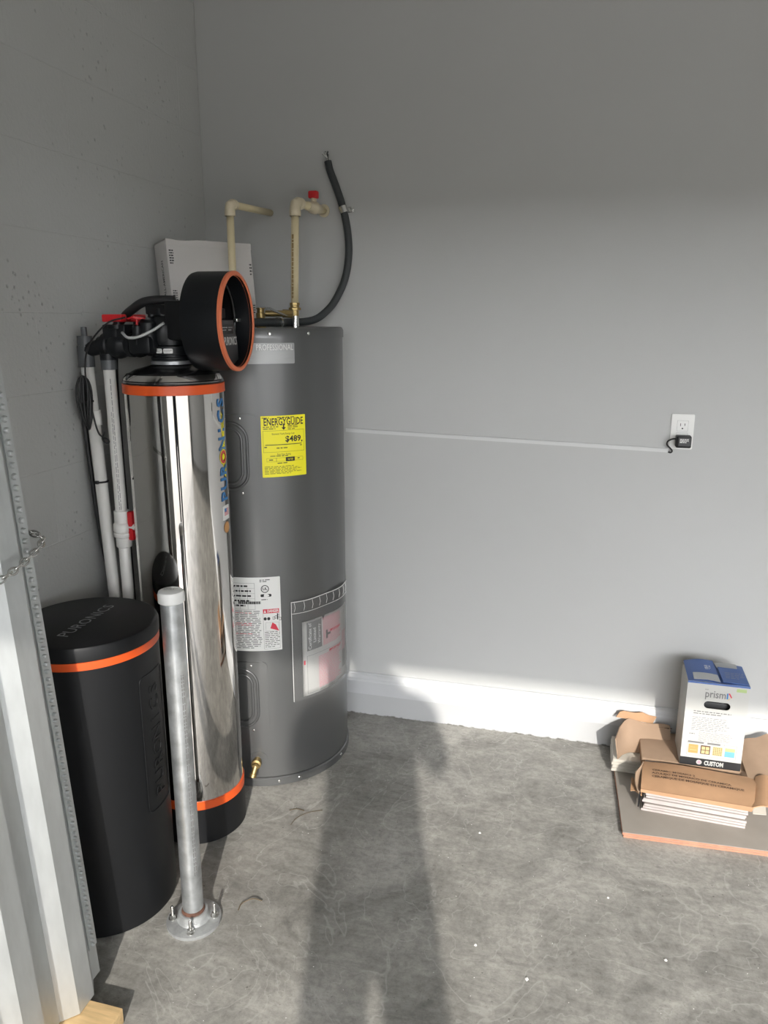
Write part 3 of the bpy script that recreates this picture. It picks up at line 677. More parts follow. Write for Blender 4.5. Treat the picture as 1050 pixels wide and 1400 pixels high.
bm = N(); lathe(bm, [(.010, 1.49), (.010, 1.535)], (.238, -.79, 0), 16); obj('pillar', bm, 'black_satin', cvv, 35)
bm = N(); box(bm, .225, .335, -.80, -.745, 1.515, 1.540, .004); obj('motor_bracket', bm, 'black_plastic', cvv, 30)
bm = N(); box(bm, .285, .345, -.81, -.72, 1.450, 1.550, .006); obj('gear_housing', bm, 'black_plastic', cvv, 30)
bm = N(); lathe(bm, [(.003, 0), (.003, .02), (.013, .021), (.013, .026), (0, .028)], (.222, -.838, 1.482), 14); obj('red_clip', bm, 'red_plastic', cvv, 30)
bm = N(); sheet(bm, [[(.203, -.852, 1.506), (.203, -.832, 1.506)], [(.225, -.857, 1.511), (.225, -.832, 1.511)], [(.247, -.847, 1.507), (.247, -.832, 1.507)]], .003); obj('red_lever', bm, 'red_plastic', cvv, 30)
bm = tube(N(), [(.190, -.858, 1.470), (.215, -.872, 1.458), (.245, -.872, 1.460), (.275, -.852, 1.476), (.292, -.825, 1.494)], .0036, 8, smooth=6); obj('grey_tube', bm, 'tape_grey', cvv, 0)
# round cover drum, open to the front
ad = Vector((cos(radians(5)), sin(radians(5)), 0)); DF = Vector((.466, -.760, 1.497)); DR = .125; DL = .108
D0 = DF - ad * DL
bm = lathe(N(), [(DR - .012, 0), (DR - .002, .004), (DR, .012), (DR, DL - .004), (DR - .009, DL - .004), (DR - .009, .020)], D0, 96, axis=ad, caps=False)
dr = obj('cover_drum', bm, 'black_satin', sf, 40)
obj('drum_back', lathe(N(), [(0, .012), (DR - .010, .012), (DR - .010, .020), (0, .020)], D0, 64, axis=ad, caps=False), 'black_plastic', dr, 30)
bm = lathe(N(), [(DR - .0105, DL - .006), (DR + .0008, DL - .006), (DR + .0008, DL + .001), (DR - .003, DL + .004), (DR - .008, DL + .004), (DR - .0105, DL + .001)], D0, 96, axis=ad, caps=False)
obj('rim_ring', bm, 'orange_rim', dr, 40)
eu = Vector((0, 0, 1)).cross(ad) * 1.0; ev = Vector((0, 0, 1))      # eu points to the viewer's right when looking at the front
def face(bm, depth): return place(bm, D0 + ad * depth, eu, ev)
R2 = DR - .012
def chord(v0, v1, r, n=20):
    a0, a1 = math.asin(v0 / r), math.asin(v1 / r)
    right = [(r * cos(a0 + (a1 - a0) * i / n), r * sin(a0 + (a1 - a0) * i / n)) for i in range(n + 1)]
    return right + [(-u, v) for u, v in right[::-1]]
DP = DL - .024
pl_ = [(-R2 * cos(t_), R2 * sin(t_)) for t_ in [radians(2 - i * 6) for i in range(24)] if R2 * -cos(t_) < .062]
pl_ = pl_ + [(.062, pl_[-1][1]), (.060, -.06), (.034, .004)]
bm = N(); plate(bm, pl_, 0, .020); face(bm, DP - .020); dp = obj('display_plate', bm, 'display_grey', dr, 30)
b = N(); plate(b, rrect(-.062, .026, -.030, -.006, .004), 0, .0022); face(b, DP); ds = obj('display_screen', b, 'black_gloss', dp, 30)
b = N(); bars(b, -.05, -.015, -.024, -.011, 2, .4, 1, .0028, 5, .008); bars(b, -.01, .020, -.024, -.011, 2, .4, 1, .0028, 4, .008); face(b, DP); obj('screen_digits', b, 'ink_soft', ds)
b = N(); text(b, 'PURONICS', .030, .008, -.050, w1=.0006, width=.088, bold=.0003); face(b, DP); obj('display_lettering', b, 'paper', dp)
b = N()
tube(b, [D0 + ad * .060 + eu * ((R2 - .004) * cos(a)) + ev * ((R2 - .004) * sin(a)) for a in [radians(-60 + i * 10) for i in range(18)]], .0055, 8)
obj('inner_hoop', b, 'black_gloss', dr, 0)
b = N(); box(b, .0, .030, -.005, .005, 0, .012, .002); face(b, .066)
for q in b.verts: q.co += eu * (R2 - .032) + ev * .004
obj('hoop_clip', b, 'steel', dr, 30)
b = N(); box(b, -.075, .028, .008, .034, .0, .028, .003); face(b, DP - .045); obj('circuit_cover', b, 'black_plastic', dr, 30)
# bypass: two bodies with red handles towards the wall
def lathe_x(prof, c, seg=28): return lathe(N(), prof, c, seg, axis=(-1, 0, 0))
for i, (y, x0) in enumerate(((-.812, .150), (-.735, .160))):
    bm = lathe_x([(.026, -.075), (.026, -.045), (.031, -.043), (.031, -.030), (.027, -.026), (.033, -.012), (.036, .0), (.033, .012), (.027, .026), (.031, .030), (.031, .044), (.022, .046), (.022, .06)], (x0, y, 1.437)); vb = obj('bypass_valve', bm, 'black_satin', sf, 35)
    bm = lathe(N(), [(.028, 1.447), (.028, 1.478), (.031, 1.479), (.031, 1.489), (.012, 1.490), (.012, 1.50)], (x0, y, 0), 24); obj('valve_bonnet', bm, 'black_satin', vb, 35)
    bm = N(); box(bm, x0 - .040, x0 + .020, y - .013, y + .013, 1.496, 1.516, .004); obj('red_handle', bm, 'red_plastic', vb, 30)
bm = N(); box(bm, .196, .262, -.850, -.705, 1.415, 1.462, .010); obj('bypass_manifold', bm, 'black_satin', sf, 35)
bm = N(); box(bm, .118, .185, -.838, -.71, 1.452, 1.490, .004); obj('bypass_yoke', bm, 'black_satin', sf, 30)
bm = N(); elbow(bm, (.112, -.812, 1.432), (1, 0, 0), (0, 0, -1), .020, .034); obj('elbow', bm, 'black_satin', sf, 40)
# drain hose arching over the valves
bm = tube(N(), [(.300, -.775, 1.552), (.255, -.785, 1.552), (.215, -.79, 1.546), (.178, -.785, 1.528), (.145, -.776, 1.508), (.105, -.766, 1.47), (.097, -.765, 1.40), (.095, -.77, 1.30), (.097, -.775, 1.1), (.098, -.775, .85), (.10, -.78, .60), (.11, -.79, .36), (.12, -.80, .30)], .0115, 12, smooth=8)
hz = tag(obj('drain_hose', bm, 'black_rubber', None, 0), 'black drain hose arching over the red valve handles then down the pipes', 'hose'); base_at(hz, (.12, -.80, .29))

# white pipes by the left wall
pA0, pA1 = Vector((.047, -.815, 1.405)), Vector((.083, -.80, 0.0))
t = thing('supply_pipe', (pA1.x, pA1.y, 0), 'white plastic pipe nearest the left wall, under a dark grey elbow', 'pipe')
lp = lambda a, b, z: a.lerp(b, (a.z - z) / (a.z - b.z))
obj('pipe_run', tube(N(), [pA0, pA1], .0168, 20), 'white_pvc', t, 0)
obj('coupling', tube(N(), [lp(pA0, pA1, 1.262), lp(pA0, pA1, 1.222)], .0212, 20), 'white_pvc', t, 40)
bm = N(); tube(bm, [pA0 + Vector((0, 0, .03)), pA0 - Vector((0, 0, .026))], .0215, 20); tube(bm, [pA0 + Vector((0, 0, .055)), pA0 + Vector((0, 0, .02))], .0195, 20)
lathe(bm, [(.008, .05), (.008, .078), (0, .079)], pA0, 12)
fe = obj('grey_elbow', bm, 'dark_grey_pvc', t, 40)
obj('branch', tube(N(), [pA0 + Vector((0, 0, .018)), Vector((.098, -.812, 1.434))], .020, 18), 'black_satin', t, 40)
pB0, pB1 = Vector((.112, -.812, 1.395)), Vector((.113, -.812, 0.0))
t = thing('return_pipe', (pB1.x, pB1.y, 0), 'white plastic pipe with a union valve, dropping from the black bypass valves', 'pipe')
rp = obj('pipe_run', tube(N(), [pB0, pB1], .0160, 20), 'white_pvc', t, 0)
b = N(); bars(b, .99, 1.37, -.004, .004, 2, .5, .95, 0, 55, .014)
for q in b.verts:
    a = radians(-62) + q.co.y / .0163; p = lp(pB0, pB1, q.co.x); q.co = Vector((p.x + .0163 * cos(a), p.y + .0163 * sin(a), p.z))
obj('pipe_print', b, 'ink_soft', rp)
obj('grey_socket', tube(N(), [pB0 + Vector((0, 0, .012)), pB0 - Vector((0, 0, .022))], .0205, 20), 'dark_grey_pvc', t, 40)
bm = lathe(N(), [(.0205, .985), (.0215, .983), (.0215, .952), (.026, .946), (.027, .930), (.024, .924), (.027, .920), (.026, .912), (.0215, .908), (.0215, .882), (.0195, .880)], (pB1.x, pB1.y, 0), 28); uv = obj('union_valve', bm, 'white_pvc', t, 35)
bm = N(); box(bm, .134, .150, -.822, -.805, .902, .985, .004); obj('valve_handle', bm, 'red_plastic', uv, 30)
obj('handle_stem', lathe(N(), [(.009, 0), (.009, .025)], (.130, -.8135, .94), 12, axis=(1, 0, 0)), 'white_pvc', uv, 30)
# coiled cord tied to the pipe, its lead and the cable tie
t = thing('cord_coil', (.050, -.845, 1.15), 'coiled black low-voltage cord hanging on the white pipe under the elbow', 'cord')
for k in range(9):
    ph = k * .35; pts = []
    for i in range(29):
        a = 2 * pi * i / 28; pts.append((.058 + (.013 + .004 * sin(k * 2.1)) * sin(a) * (1 if k % 2 else .6) * (1 + .35 * cos(a + k)) + .004 * sin(ph), -.842 - .004 * k * .6 - .004 * cos(2 * a + ph), 1.287 + (.062 + .005 * cos(k * 1.7)) * cos(a) + .006 * sin(k)))
    obj('cord_loop', tube(N(), pts[:-1], .0030, 6, closed=True), 'black_rubber', t, 0)
obj('cord_tie', tube(N(), [(.036, -.846, 1.282), (.058, -.866, 1.287), (.080, -.846, 1.292)], .003, 6), 'black_rubber', t, 0)
obj('cord_lead', tube(N(), [(.060, -.848, 1.30), (.085, -.865, 1.42), (.15, -.868, 1.49), (.205, -.862, 1.508)], .0024, 6, smooth=6), 'black_rubber', t, 0)
obj('cord_tail', tube(N(), [(.068, -.848, 1.31), (.074, -.845, 1.25), (.090, -.85, 1.205), (.113, -.85, 1.192), (.118, -.85, 1.183), (.108, -.85, 1.18), (.098, -.848, 1.192), (.105, -.848, 1.21)], .0024, 6, smooth=6), 'black_rubber', t, 0)
bm = tube(N(), [(.018, -.815, 1.30), (.026, -.812, 1.10), (.035, -.806, .90), (.060, -.80, .70), (.085, -.80, .5), (.10, -.81, .25), (.11, -.83, .01)], .0060, 10, smooth=8)
bt = tag(obj('brine_tube', bm, 'black_rubber', None, 0), 'thin black tube running down between the white pipe and left wall', 'tube'); base_at(bt, (.11, -.83, .004))
bm = N(); pm_ = lp(pA0, pA1, 1.065); tube(bm, [pm_ + Vector((.0185 * cos(a), .0185 * sin(a), 0)) for a in [i * pi / 10 for i in range(20)]], .0028, 6, closed=True); box(bm, pm_.x - .004, pm_.x + .006, pm_.y - .024, pm_.y - .017, 1.061, 1.070, .001)
ct = tag(obj('cable_tie', bm, 'black_rubber', None, 0), 'black cable tie around the white pipe nearest the left wall', 'cable tie'); base_at(ct, (pm_.x, pm_.y, 1.06))

# ------------------------------------------------------------------ brine tank
BC, BR = (0.195, -1.12), 0.170
t = thing('brine_tank', (*BC, 0), 'squat black brine tank with orange stripe under a flat lettered lid', 'tank')
bm = lathe(N(), [(BR - .012, 0), (BR - .004, .006), (BR - .002, .02), (BR - .001, .728), (BR - .006, .732)], (*BC, 0), 128); bb = obj('tank_body', bm, 'black_plastic', t, 35)
bm = lathe(N(), [(BR - .002, .728), (BR + .001, .729), (BR + .001, .748), (BR - .002, .749)], (*BC, 0), 128); obj('orange_stripe', bm, 'orange', t, 30)
bm = lathe(N(), [(BR - .002, .747), (BR + .002, .750), (BR + .002, .776), (BR - .001, .783), (BR - .008, .786), (0, .787)], (*BC, 0), 128); ld = obj('lid', bm, 'black_plastic', t, 35)
d = Vector((-.010, .203, 0)).normalized(); 
b = N(); text(b, 'PURONICS', .042, 0, 0, w1=.0012, width=.205); place(b, (.203, -1.122, .7865), d, Vector((0, 0, 1)).cross(d)); obj('lid_lettering', b, 'silver_print', ld)
pts = [(u, v, -.0005) for u, v in rrect(-.052, .052, .300, .668, .014, 6)]; den = []
for a, b_ in zip(pts, pts[1:] + pts[:1]):
    m = max(1, int((Vector(a) - Vector(b_)).length / .012)); den += [Vector(a).lerp(Vector(b_), i / m) for i in range(m)]
bm = tube(N(), den, .0016, 6, closed=True); wrap(bm, BC, BR, 3); obj('embossed_frame', bm, 'black_plastic', bb, 0)
b = N()
for i, ch in enumerate('PURONICS'):
    tb = N(); text(tb, ch, .055, 0, .325 + .318 * (i + .5) / 8, w1=.0, rot=90)
    e = bmesh.ops.extrude_face_region(tb, geom=list(tb.faces))
    for g in e['geom']:
        if isinstance(g, bmesh.types.BMVert): g.co.z = .0022
    wrap(tb, BC, BR - .001, 3); obj('embossed_letter', tb, 'black_plastic', bb)

# ------------------------------------------------------------------ galvanised bollard
PX, PY = .457, -1.155
t = thing('pipe_bollard', (PX, PY, 0), 'galvanised steel pipe bollard with white cap, bolted to the floor', 'bollard')
bm = lathe(N(), [(.068, 0), (.069, .003), (.069, .009), (.064, .011), (.042, .013), (.038, .018), (.036, .034), (.033, .036)], (PX, PY, 0), 64); fg = obj('floor_flange', bm, 'cast_zinc', t, 30)
bm = lathe(N(), [(.030, .034), (.0285, .040), (.027, .044)], (PX, PY, 0), 48); obj('rust_joint', bm, 'rust', t, 30)
bm = lathe(N(), [(.0262, .02), (.0262, .890)], (PX, PY, 0), 64); pl = obj('pipe', bm, 'galvanised', t, 30)
b = N(); 
bars(b, .15, .88, -.006, .006, 1, .6, 1, .0, 61, .012)
for q in b.verts:
    a = radians(-32) + q.co.y / .0264; z = q.co.x; q.co = Vector((PX + .0264 * cos(a), PY + .0264 * sin(a), z))
obj('pipe_stencil', b, 'ink_grey', pl)
bm = lathe(N(), [(.0275, .872), (.0305, .874), (.0305, .892), (.028, .899), (.020, .902), (0, .902)], (PX, PY, 0), 48); cp = obj('cap', bm, 'white_plastic', t, 35)
b = N(); bars(b, -.016, .016, -.004, .007, 2, .35, 1, .0005, 4, .006); place(b, (PX, PY, .9022), (1, .3, 0), (-.3, 1, 0)); obj('cap_print', b, 'ink_soft', cp)
for k, a in enumerate((20, 110, 200, 290)):
    x, y = PX + .053 * cos(radians(a)), PY + .053 * sin(radians(a))
    bl = obj('anchor_bolt', lathe(N(), [(.0040, .008), (.0040, .046), (.003, .048)], (x, y, 0), 12), 'steel', t, 35)
    obj('nut', lathe(N(), [(.0085, .0135), (.0085, .021), (.007, .0225)], (x, y, 0), 6), 'steel', bl, 20)
    obj('washer', lathe(N(), [(.0105, .0115), (.0105, .0135)], (x, y, 0), 20), 'steel', bl, 30)

# ------------------------------------------------------------------ storm panels leaning by the left wall
PB = Vector((.372, -1.45, .041)); lean = radians(3.3)
def panel_prof():
    prof = [(-.028, .062), (-.028, .036), (0, 0), (0, -.050)]; y = -.050
    for k in range(3):
        prof += [(-.030, y - .028), (-.030, y - .070), (0, y - .098), (0, y - .148)]; y -= .148 - 0
        y += 0
    prof += [(-.030, y - .03), (-.030, y - .06)]
    return prof
def panel(name, dx, dy, L, label, front):
    o = PB + Vector((-dx, dy, 0)); root = thing(name, o, label, 'panel', 'galvanised storm panels by the left wall')
    ax = Vector((-sin(lean), 0, cos(lean))); nx = Vector((cos(lean), 0, sin(lean)))
    P = lambda p, q, h: o + nx * p + Vector((0, q, 0)) + ax * h
    pf = panel_prof()
    bm = N(); sheet(bm, [[P(p, q, 0) for p, q in pf], [P(p, q, L) for p, q in pf]], .0014); obj('corrugated_sheet', bm, 'panel_steel', root, 20)
    if front:
        bm = N(); z = .085; i = 0
        box(bm, 0, 0.004, -.013, .013, .08, L); 
        for q in bm.verts: q.co = P(-.026 + q.co.x, .047 + q.co.y, q.co.z)
        st = obj('edge_strip', bm, 'panel_steel', root, 30)
        bm = N(); z = .09
        while z < L:
            pitch = .0125 + .010 * max(0, min(1, (z - .45) / .7)); hgt = pitch * .30
            s = [(-.022, .040 - .000, z), (-.022, .058, z)]
            lathe(bm, [(hgt, 0), (hgt * 1.0, .005), (hgt * .7, .008), (0, .009)], P(-.023, .044, z), 8, axis=nx)
            z += pitch
        obj('beaded_rib', bm, 'panel_steel', root, 40)
    return root
panel('storm_panel', 0, 0, 2.30, 'frontmost corrugated galvanised storm panel of the leaning stack, beaded along its edge', True)
panel('storm_panel', .034, -.004, 2.28, 'corrugated galvanised storm panel second from the front of the stack', False)
panel('storm_panel', .068, .002, 2.30, 'corrugated galvanised storm panel at the back of the leaning stack', False)
# timber block under the panels
bm = N(); box(bm, .20, .452, -1.88, -1.462, 0, .0385, .002); base_at(tag(obj('timber_block', bm, 'wood', None, 30), 'pale timber offcut lying under the storm panels', 'wood block'), (.33, -1.6, 0))
# chain around the stack
t = thing('chain', (.31, -1.62, 1.03), 'thin steel chain looped across the front storm panel', 'chain')
cpts = catmull([(x_, y_, z_ + .035) for x_, y_, z_ in ((.012, -1.385, 1.06), (.12, -1.378, 1.055), (.24, -1.365, 1.05), (.30, -1.370, 1.040), (.322, -1.40, 1.032), (.330, -1.447, 1.020), (.334, -1.50, 1.008), (.332, -1.57, .998), (.336, -1.65, .996), (.336, -1.75, 1.002), (.334, -1.85, 1.012))], 24)
acc = 0; last = cpts[0]; links = [cpts[0]]
for p in cpts[1:]:
    if (p - links[-1]).length >= .0165: links.append(p)
for i in range(len(links) - 1):
    a, b_ = links[i], links[i + 1]; m = (a + b_) / 2; tt = (b_ - a).normalized(); sd = tt.cross(Vector((0, 0, 1))).normalized(); upv = sd.cross(tt)
    ang = radians(45 if i % 2 else -45); s2 = sd * cos(ang) + upv * sin(ang)
    bm = tube(N(), [m + tt * (.0125 * cos(q)) + s2 * (.0065 * sin(q)) for q in [2 * pi * k / 14 for k in range(14)]], .0019, 6, closed=True); obj('link', bm, 'steel', t, 0)

# ------------------------------------------------------------------ outlet, adapter, raceway on the back wall
t = thing('wall_outlet', (1.655, 0, 1.095), 'white duplex wall outlet on the grey back wall', 'outlet')
bm = N(); plate(bm, rrect(-.035, .035, -.0565, .0565, .004), 0, .0055); bmesh.ops.bevel(bm, geom=[e for e in bm.edges if all(v.co.z > .005 for v in e.verts)], offset=.002, segments=2, affect='EDGES')
Pw = lambda bm, z=1.151: place(bm, (1.655, 0, z), (1, 0, 0), (0, 0, 1))
obj('cover_plate', Pw(bm), 'white_plastic', t, 30)
for dz in (.0195, -.0195):
    bm = N(); plate(bm, rrect(-.0165, .0165, dz - .0165, dz + .0165, .004), .0045, .0068); rc = obj('receptacle', Pw(bm), 'white_plastic', t, 30)
    b = N(); frame(b, -.0170, .0170, dz - .0170, dz + .0170, .0006, .0069); Pw(b); obj('receptacle_edge', b, 'ink_soft', rc)
    b = N(); quadpatch(b, -.0075, -.0055, dz - .001, dz + .008, .0070); quadpatch(b, .0055, .0075, dz, dz + .008, .0070); plate(b, [(.0025 * cos(i * pi / 6), dz - .0085 + .0025 * sin(i * pi / 6)) for i in range(12)], .0070, .0070); obj('slot', Pw(b), 'ink', rc)
obj('plate_screw', Pw(lathe(N(), [(.003, .005), (.003, .0068), (0, .0072)], (0, 0, 0), 12)), 'white_plastic', t, 30)
t = thing('power_adapter', (1.662, -.03, 1.098), 'small black power adapter plugged into the lower socket', 'adapter')
bm = N(); box(bm, -.023, .023, -.020, .018, .007, .045, .004); ad_ = obj('adapter_body', Pw(bm, 1.122 + .002), 'black_plastic', t, 30)
for q in ad_.data.vertices: q.co.x += 0.004
b = N(); quadpatch(b, -.012, .024, -.013, .013, .0455); Pw(b, 1.124); al = obj('adapter_label', b, 'display_grey', ad_)
b = N(); bars(b, -.008, .018, -.004, .010, 3, .6, 1, .0459, 3, .006); Pw(b, 1.124); obj('label_print', b, 'paper', al)
for v in al.data.vertices: pass
bm = tube(N(), [(1.640, -.035, 1.132), (1.626, -.030, 1.130), (1.613, -.022, 1.121), (1.612, -.016, 1.109), (1.622, -.012, 1.098), (1.629, -.012, 1.089), (1.626, -.010, 1.083), (1.618, -.008, 1.084)], .0026, 8, smooth=8); obj('adapter_cord', bm, 'black_rubber', t, 0)
bm = N(); L = 1.105
o = Vector((.516, 0, 1.1165)); e_ = Vector((1.618, 0, 1.0885)); u = (e_ - o).normalized()
plate(bm, [(0, -.0065), ((e_ - o).length, -.0065), ((e_ - o).length, .0065), (0, .0065)], 0, .008); bmesh.ops.bevel(bm, geom=[q for q in bm.edges if all(v.co.z > .007 for v in q.verts)], offset=.002, segments=2, affect='EDGES')
place(bm, o, u, Vector((0, 1, 0)).cross(u) * -1 if False else (-u.z * 1.0, 0, u.x))
rw = tag(obj('cable_raceway', bm, 'raceway_white', None, 30), 'slim painted cable raceway running along the back wall to the outlet', 'raceway'); base_at(rw, (.516, 0, 1.10))

# ------------------------------------------------------------------ tiles, carton and grout box on the right
def rotz(bm, c, a):
    M = Matrix.Translation(Vector((c[0], c[1], 0))) @ Matrix.Rotation(radians(a), 4, 'Z') @ Matrix.Translation(-Vector((c[0], c[1], 0)))
    bmesh.ops.transform(bm, matrix=M, verts=bm.verts); return bm
def tile_thing(name, x0, x1, y0, y1, z0, z1, rot, fm, emat, label, group):
    t = thing(name, ((x0 + x1) / 2, (y0 + y1) / 2, z0), label, 'tile', group); c = (x0, y0)
    bm = N(); box(bm, x0, x1, y0, y1, z0, z1 - .0022, .0006); obj('tile_body', rotz(bm, c, rot), emat, t, 30)
    bm = N(); box(bm, x0 + .0010, x1 - .0010, y0 + .0010, y1 - .0010, z1 - .0022, z1, .0005); obj('glazed_face', rotz(bm, c, rot), fm, t, 30)
for i, (nm, off) in enumerate((('lower', 0), ('upper', .004))):
    tile_thing('floor_tile', 1.538 - off, 2.118, -.530 - off * .4, -.028, .0095 * i, .0095 * (i + 1) - .0003, 5.0 if False else 2.6, 'slab_face', 'slab_edge', nm + ' of two large grey-brown floor tiles lying flat on the concrete', 'large tiles on the floor')
ords = ['bottom', 'second', 'third', 'fourth', 'fifth', 'sixth', 'seventh', 'eighth']
rd = random.Random(3); zs = .0190; th = .0088
for i in range(8):
    dx, dy = rd.uniform(-.005, .005), rd.uniform(-.004, .004)
    lb = ('bottom' if i == 0 else 'top' if i == 7 else ords[i] + ' from bottom') + ' cream-edged tile of the stack under the cardboard flap'
    tile_thing('wall_tile', 1.600 + dx - .004 * (i == 0), 1.892 + dx * .6, -.402 + dy - .004 * (i < 2), -.222, zs + th * i, zs + th * (i + 1) - .0003, -3.2, 'tile_face', 'tile_pinkish', lb, 'tiles stacked in the open carton')
for i, lb in enumerate(('bottom', 'second', 'third', 'top')):
    tile_thing('wall_tile', 1.508 + .003 * (i % 2), 1.80, -.205 + .002 * i, -.045, .0190 + .0105 * i, .0190 + .0105 * (i + 1) - .0003, 0, 'tile_cream', 'tile_cream', lb + ' cream tile jutting out left of the carton near the wall', 'tiles jutting out left')
t = thing('tile_carton', (1.75, -.2, .062), 'torn brown cardboard tile carton opened flat around the tile stacks', 'carton')
cb = .0032
bm = N(); box(bm, 1.600, 1.945, -.225, -.036, .0625, .0955, .003); obj('carton_body', bm, 'cardboard_dark', t, 30)
# printed front flap: slopes back from the lip over the stack
def bil(a, b, c, d, nu, nv, f=lambda u, v: Vector((0, 0, 0))):
    a, b, c, d = map(Vector, (a, b, c, d)); return [[a.lerp(b, u / nu).lerp(d.lerp(c, u / nu), v / nv) + f(u / nu, v / nv) for u in range(nu + 1)] for v in range(nv + 1)]
fl0, fl1 = Vector((1.586, -.418, .0985)), Vector((1.905, -.430, .0985))
fb0, fb1 = Vector((1.600, -.262, .104)), Vector((1.940, -.274, .110))
bm = N(); sheet(bm, bil(fl0, fl1, fb1, fb0, 16, 6, lambda u, v: Vector((0, 0, .010 * sin(pi * v) + .004 * sin(5 * u) * v))), cb); ff = obj('printed_flap', bm, 'cardboard', t, 40)
bm = N(); sheet(bm, bil(fl0 + Vector((0, .001, -.010)), fl1 + Vector((-.004, .001, -.015)), fl1 + Vector((0, -.001, .0015)), fl0 + Vector((0, -.001, .0015)), 12, 3), cb); obj('front_lip', bm, 'cardboard', t, 40)
b = N()
for i, s in enumerate(('CERAMIC MOSAICS 2', 'AZULEJO DE MOSAICO DE CERAMICA', 'CERAMIQUE DE MOSAIQUE EN CERAMIQUE')): text(b, s, .0135, .026, .094 - i * .0165, w1=0, align='LEFT', bold=.0003)
d = (fl1 - fl0).normalized(); v_ = (fb0 - fl0).normalized()
place(b, fl0 + Vector((0.004, 0, .0)), d, v_)
for q in b.verts: 
    s = (q.co - fl0).dot(v_) / (fb0 - fl0).length; uu = (q.co - fl0).dot(d) / (fl1 - fl0).length
    q.co.z += .010 * sin(pi * max(0, min(1, s))) + .004 * sin(5 * uu) * s + .0026 + .006 * uu * s
obj('flap_lettering', b, 'brown_ink', ff)
# left end tab, folded up and shaded
bm = N(); sheet(bm, bil((1.583, -.412, .079), (1.598, -.335, .100), (1.602, -.290, .118), (1.575, -.345, .112), 5, 5, lambda u, v: Vector((-.006 * sin(pi * v), 0, 0))), cb); obj('end_tab', bm, 'cardboard_dark', t, 40)
bm = N(); sheet(bm, bil((1.560, -.375, .062), (1.594, -.392, .066), (1.598, -.330, .078), (1.566, -.318, .076), 4, 4, lambda u, v: Vector((0, 0, .006 * sin(4 * u + 3 * v)))), cb); obj('torn_tab', bm, 'cardboard', t, 40)
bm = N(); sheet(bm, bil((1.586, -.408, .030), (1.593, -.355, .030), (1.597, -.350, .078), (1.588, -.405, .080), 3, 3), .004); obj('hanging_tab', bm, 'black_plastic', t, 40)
# right end flap
bm = N(); sheet(bm, bil((1.900, -.432, .100), (1.965, -.425, .085), (1.985, -.29, .105), (1.935, -.276, .112), 6, 6, lambda u, v: Vector((0, 0, .018 * sin(pi * u * .8)))), cb); obj('curled_flap', bm, 'cardboard', t, 40)
bm = N(); sheet(bm, bil((1.912, -.40, .060), (1.95, -.395, .060), (1.955, -.34, .075), (1.918, -.345, .080), 4, 4), cb); obj('inner_tab', bm, 'tile_cream', t, 40)
# back left side flap, standing and curved
rows = []
for j in range(7):
    v = j / 6; row = []
    for i in range(15):
        u = i / 14; ang = u * 1.0
        x = 1.528 + .175 * u + .010 * sin(pi * u); y = -.205 + .150 * min(1, u * 5) ** .6 * (.35 + .65 * v) + .018 * u
        z = .066 + .075 * v * (1 - .25 * u) + .004 * sin(9 * u) * v
        row.append(Vector((x - .012 * v * (1 - u), y, z)))
    rows.append(row)
bm = N(); sheet(bm, rows, cb); obj('side_flap', bm, 'cardboard_dark', t, 45)
rows = []
for j in range(5):
    v = j / 4; rows.append([Vector((1.520 + .012 * v + .125 * (i / 10), -.055 + .018 * (i / 10) + .004 * v, .141 + .026 * v - .018 * (i / 10) + (.008 * math.exp(-((i - 6) / 1.1) ** 2) * v) - .006 * v * (i == 0))) for i in range(11)])
bm = N(); sheet(bm, rows, cb); obj('torn_edge', bm, 'cardboard', t, 45)
b = N(); bars(b, 0, .045, -.012, .012, 3, .45, 1, 0, 5, .014); place(b, (1.664, -.0565, .112), (1, .1, 0), (0, .3, 1)); obj('flap_lettering', b, 'brown_ink', t)
# flap to the right of the grout box
bm = N(); sheet(bm, bil((1.915, -.30, .104), (2.05, -.28, .085), (2.03, -.06, .150), (1.908, -.10, .120), 8, 6, lambda u, v: Vector((0, 0, .012 * sin(pi * u) + .006 * sin(9 * u) * v))), cb); obj('right_flap', bm, 'cardboard_dark', t, 45)

# grout box
GX0, GX1, GY0, GY1, GZ0, GZ1 = 1.717, 1.900, -.232, -.085, .0962, .392
gb = thing('grout_box', ((GX0 + GX1) / 2, (GY0 + GY1) / 2, GZ0), 'white and blue grout box with handle hole standing on the cardboard', 'box')
GW, GH = GX1 - GX0, GZ1 - GZ0
hole = rrect(.054, .132, GH - .089, GH - .064, .0123, 8)
fr_ = lambda bm: place(bm, (GX0, GY0, GZ0), (1, 0, 0), (0, 0, 1))
bm = N(); plate(bm, rect(0, GW, .028, GH), -.002, 0, holes=[hole]); fp = obj('front_panel', fr_(bm), 'box_white', gb)
bm = N(); plate(bm, rect(0, GW, 0, .028), -.002, 0.0); fb_ = obj('bottom_band', fr_(bm), 'ink', gb)
bm = N(); box(bm, GX0, GX0 + .002, GY0 + .002, GY1, GZ0, GZ1); obj('side_panel', bm, 'box_white', gb)
bm = N(); box(bm, GX1 - .002, GX1, GY0 + .002, GY1, GZ0, GZ1); obj('side_panel', bm, 'box_white', gb)
bm = N(); box(bm, GX0, GX1, GY1 - .002, GY1, GZ0, GZ1); obj('back_panel', bm, 'box_white', gb)
bm = N(); box(bm, GX0 + .002, GX1 - .002, GY0 + .002, GY1 - .002, GZ0, GZ0 + .002); obj('bottom_panel', bm, 'box_white', gb)
bm = N(); box(bm, GX0 + .008, GX1 - .008, GY0 + .02, GY1 - .006, GZ0 + .004, GZ1 - .075, .01); obj('inner_bag', bm, 'black_plastic', gb, 30)
xm = GX0 + GW * .56
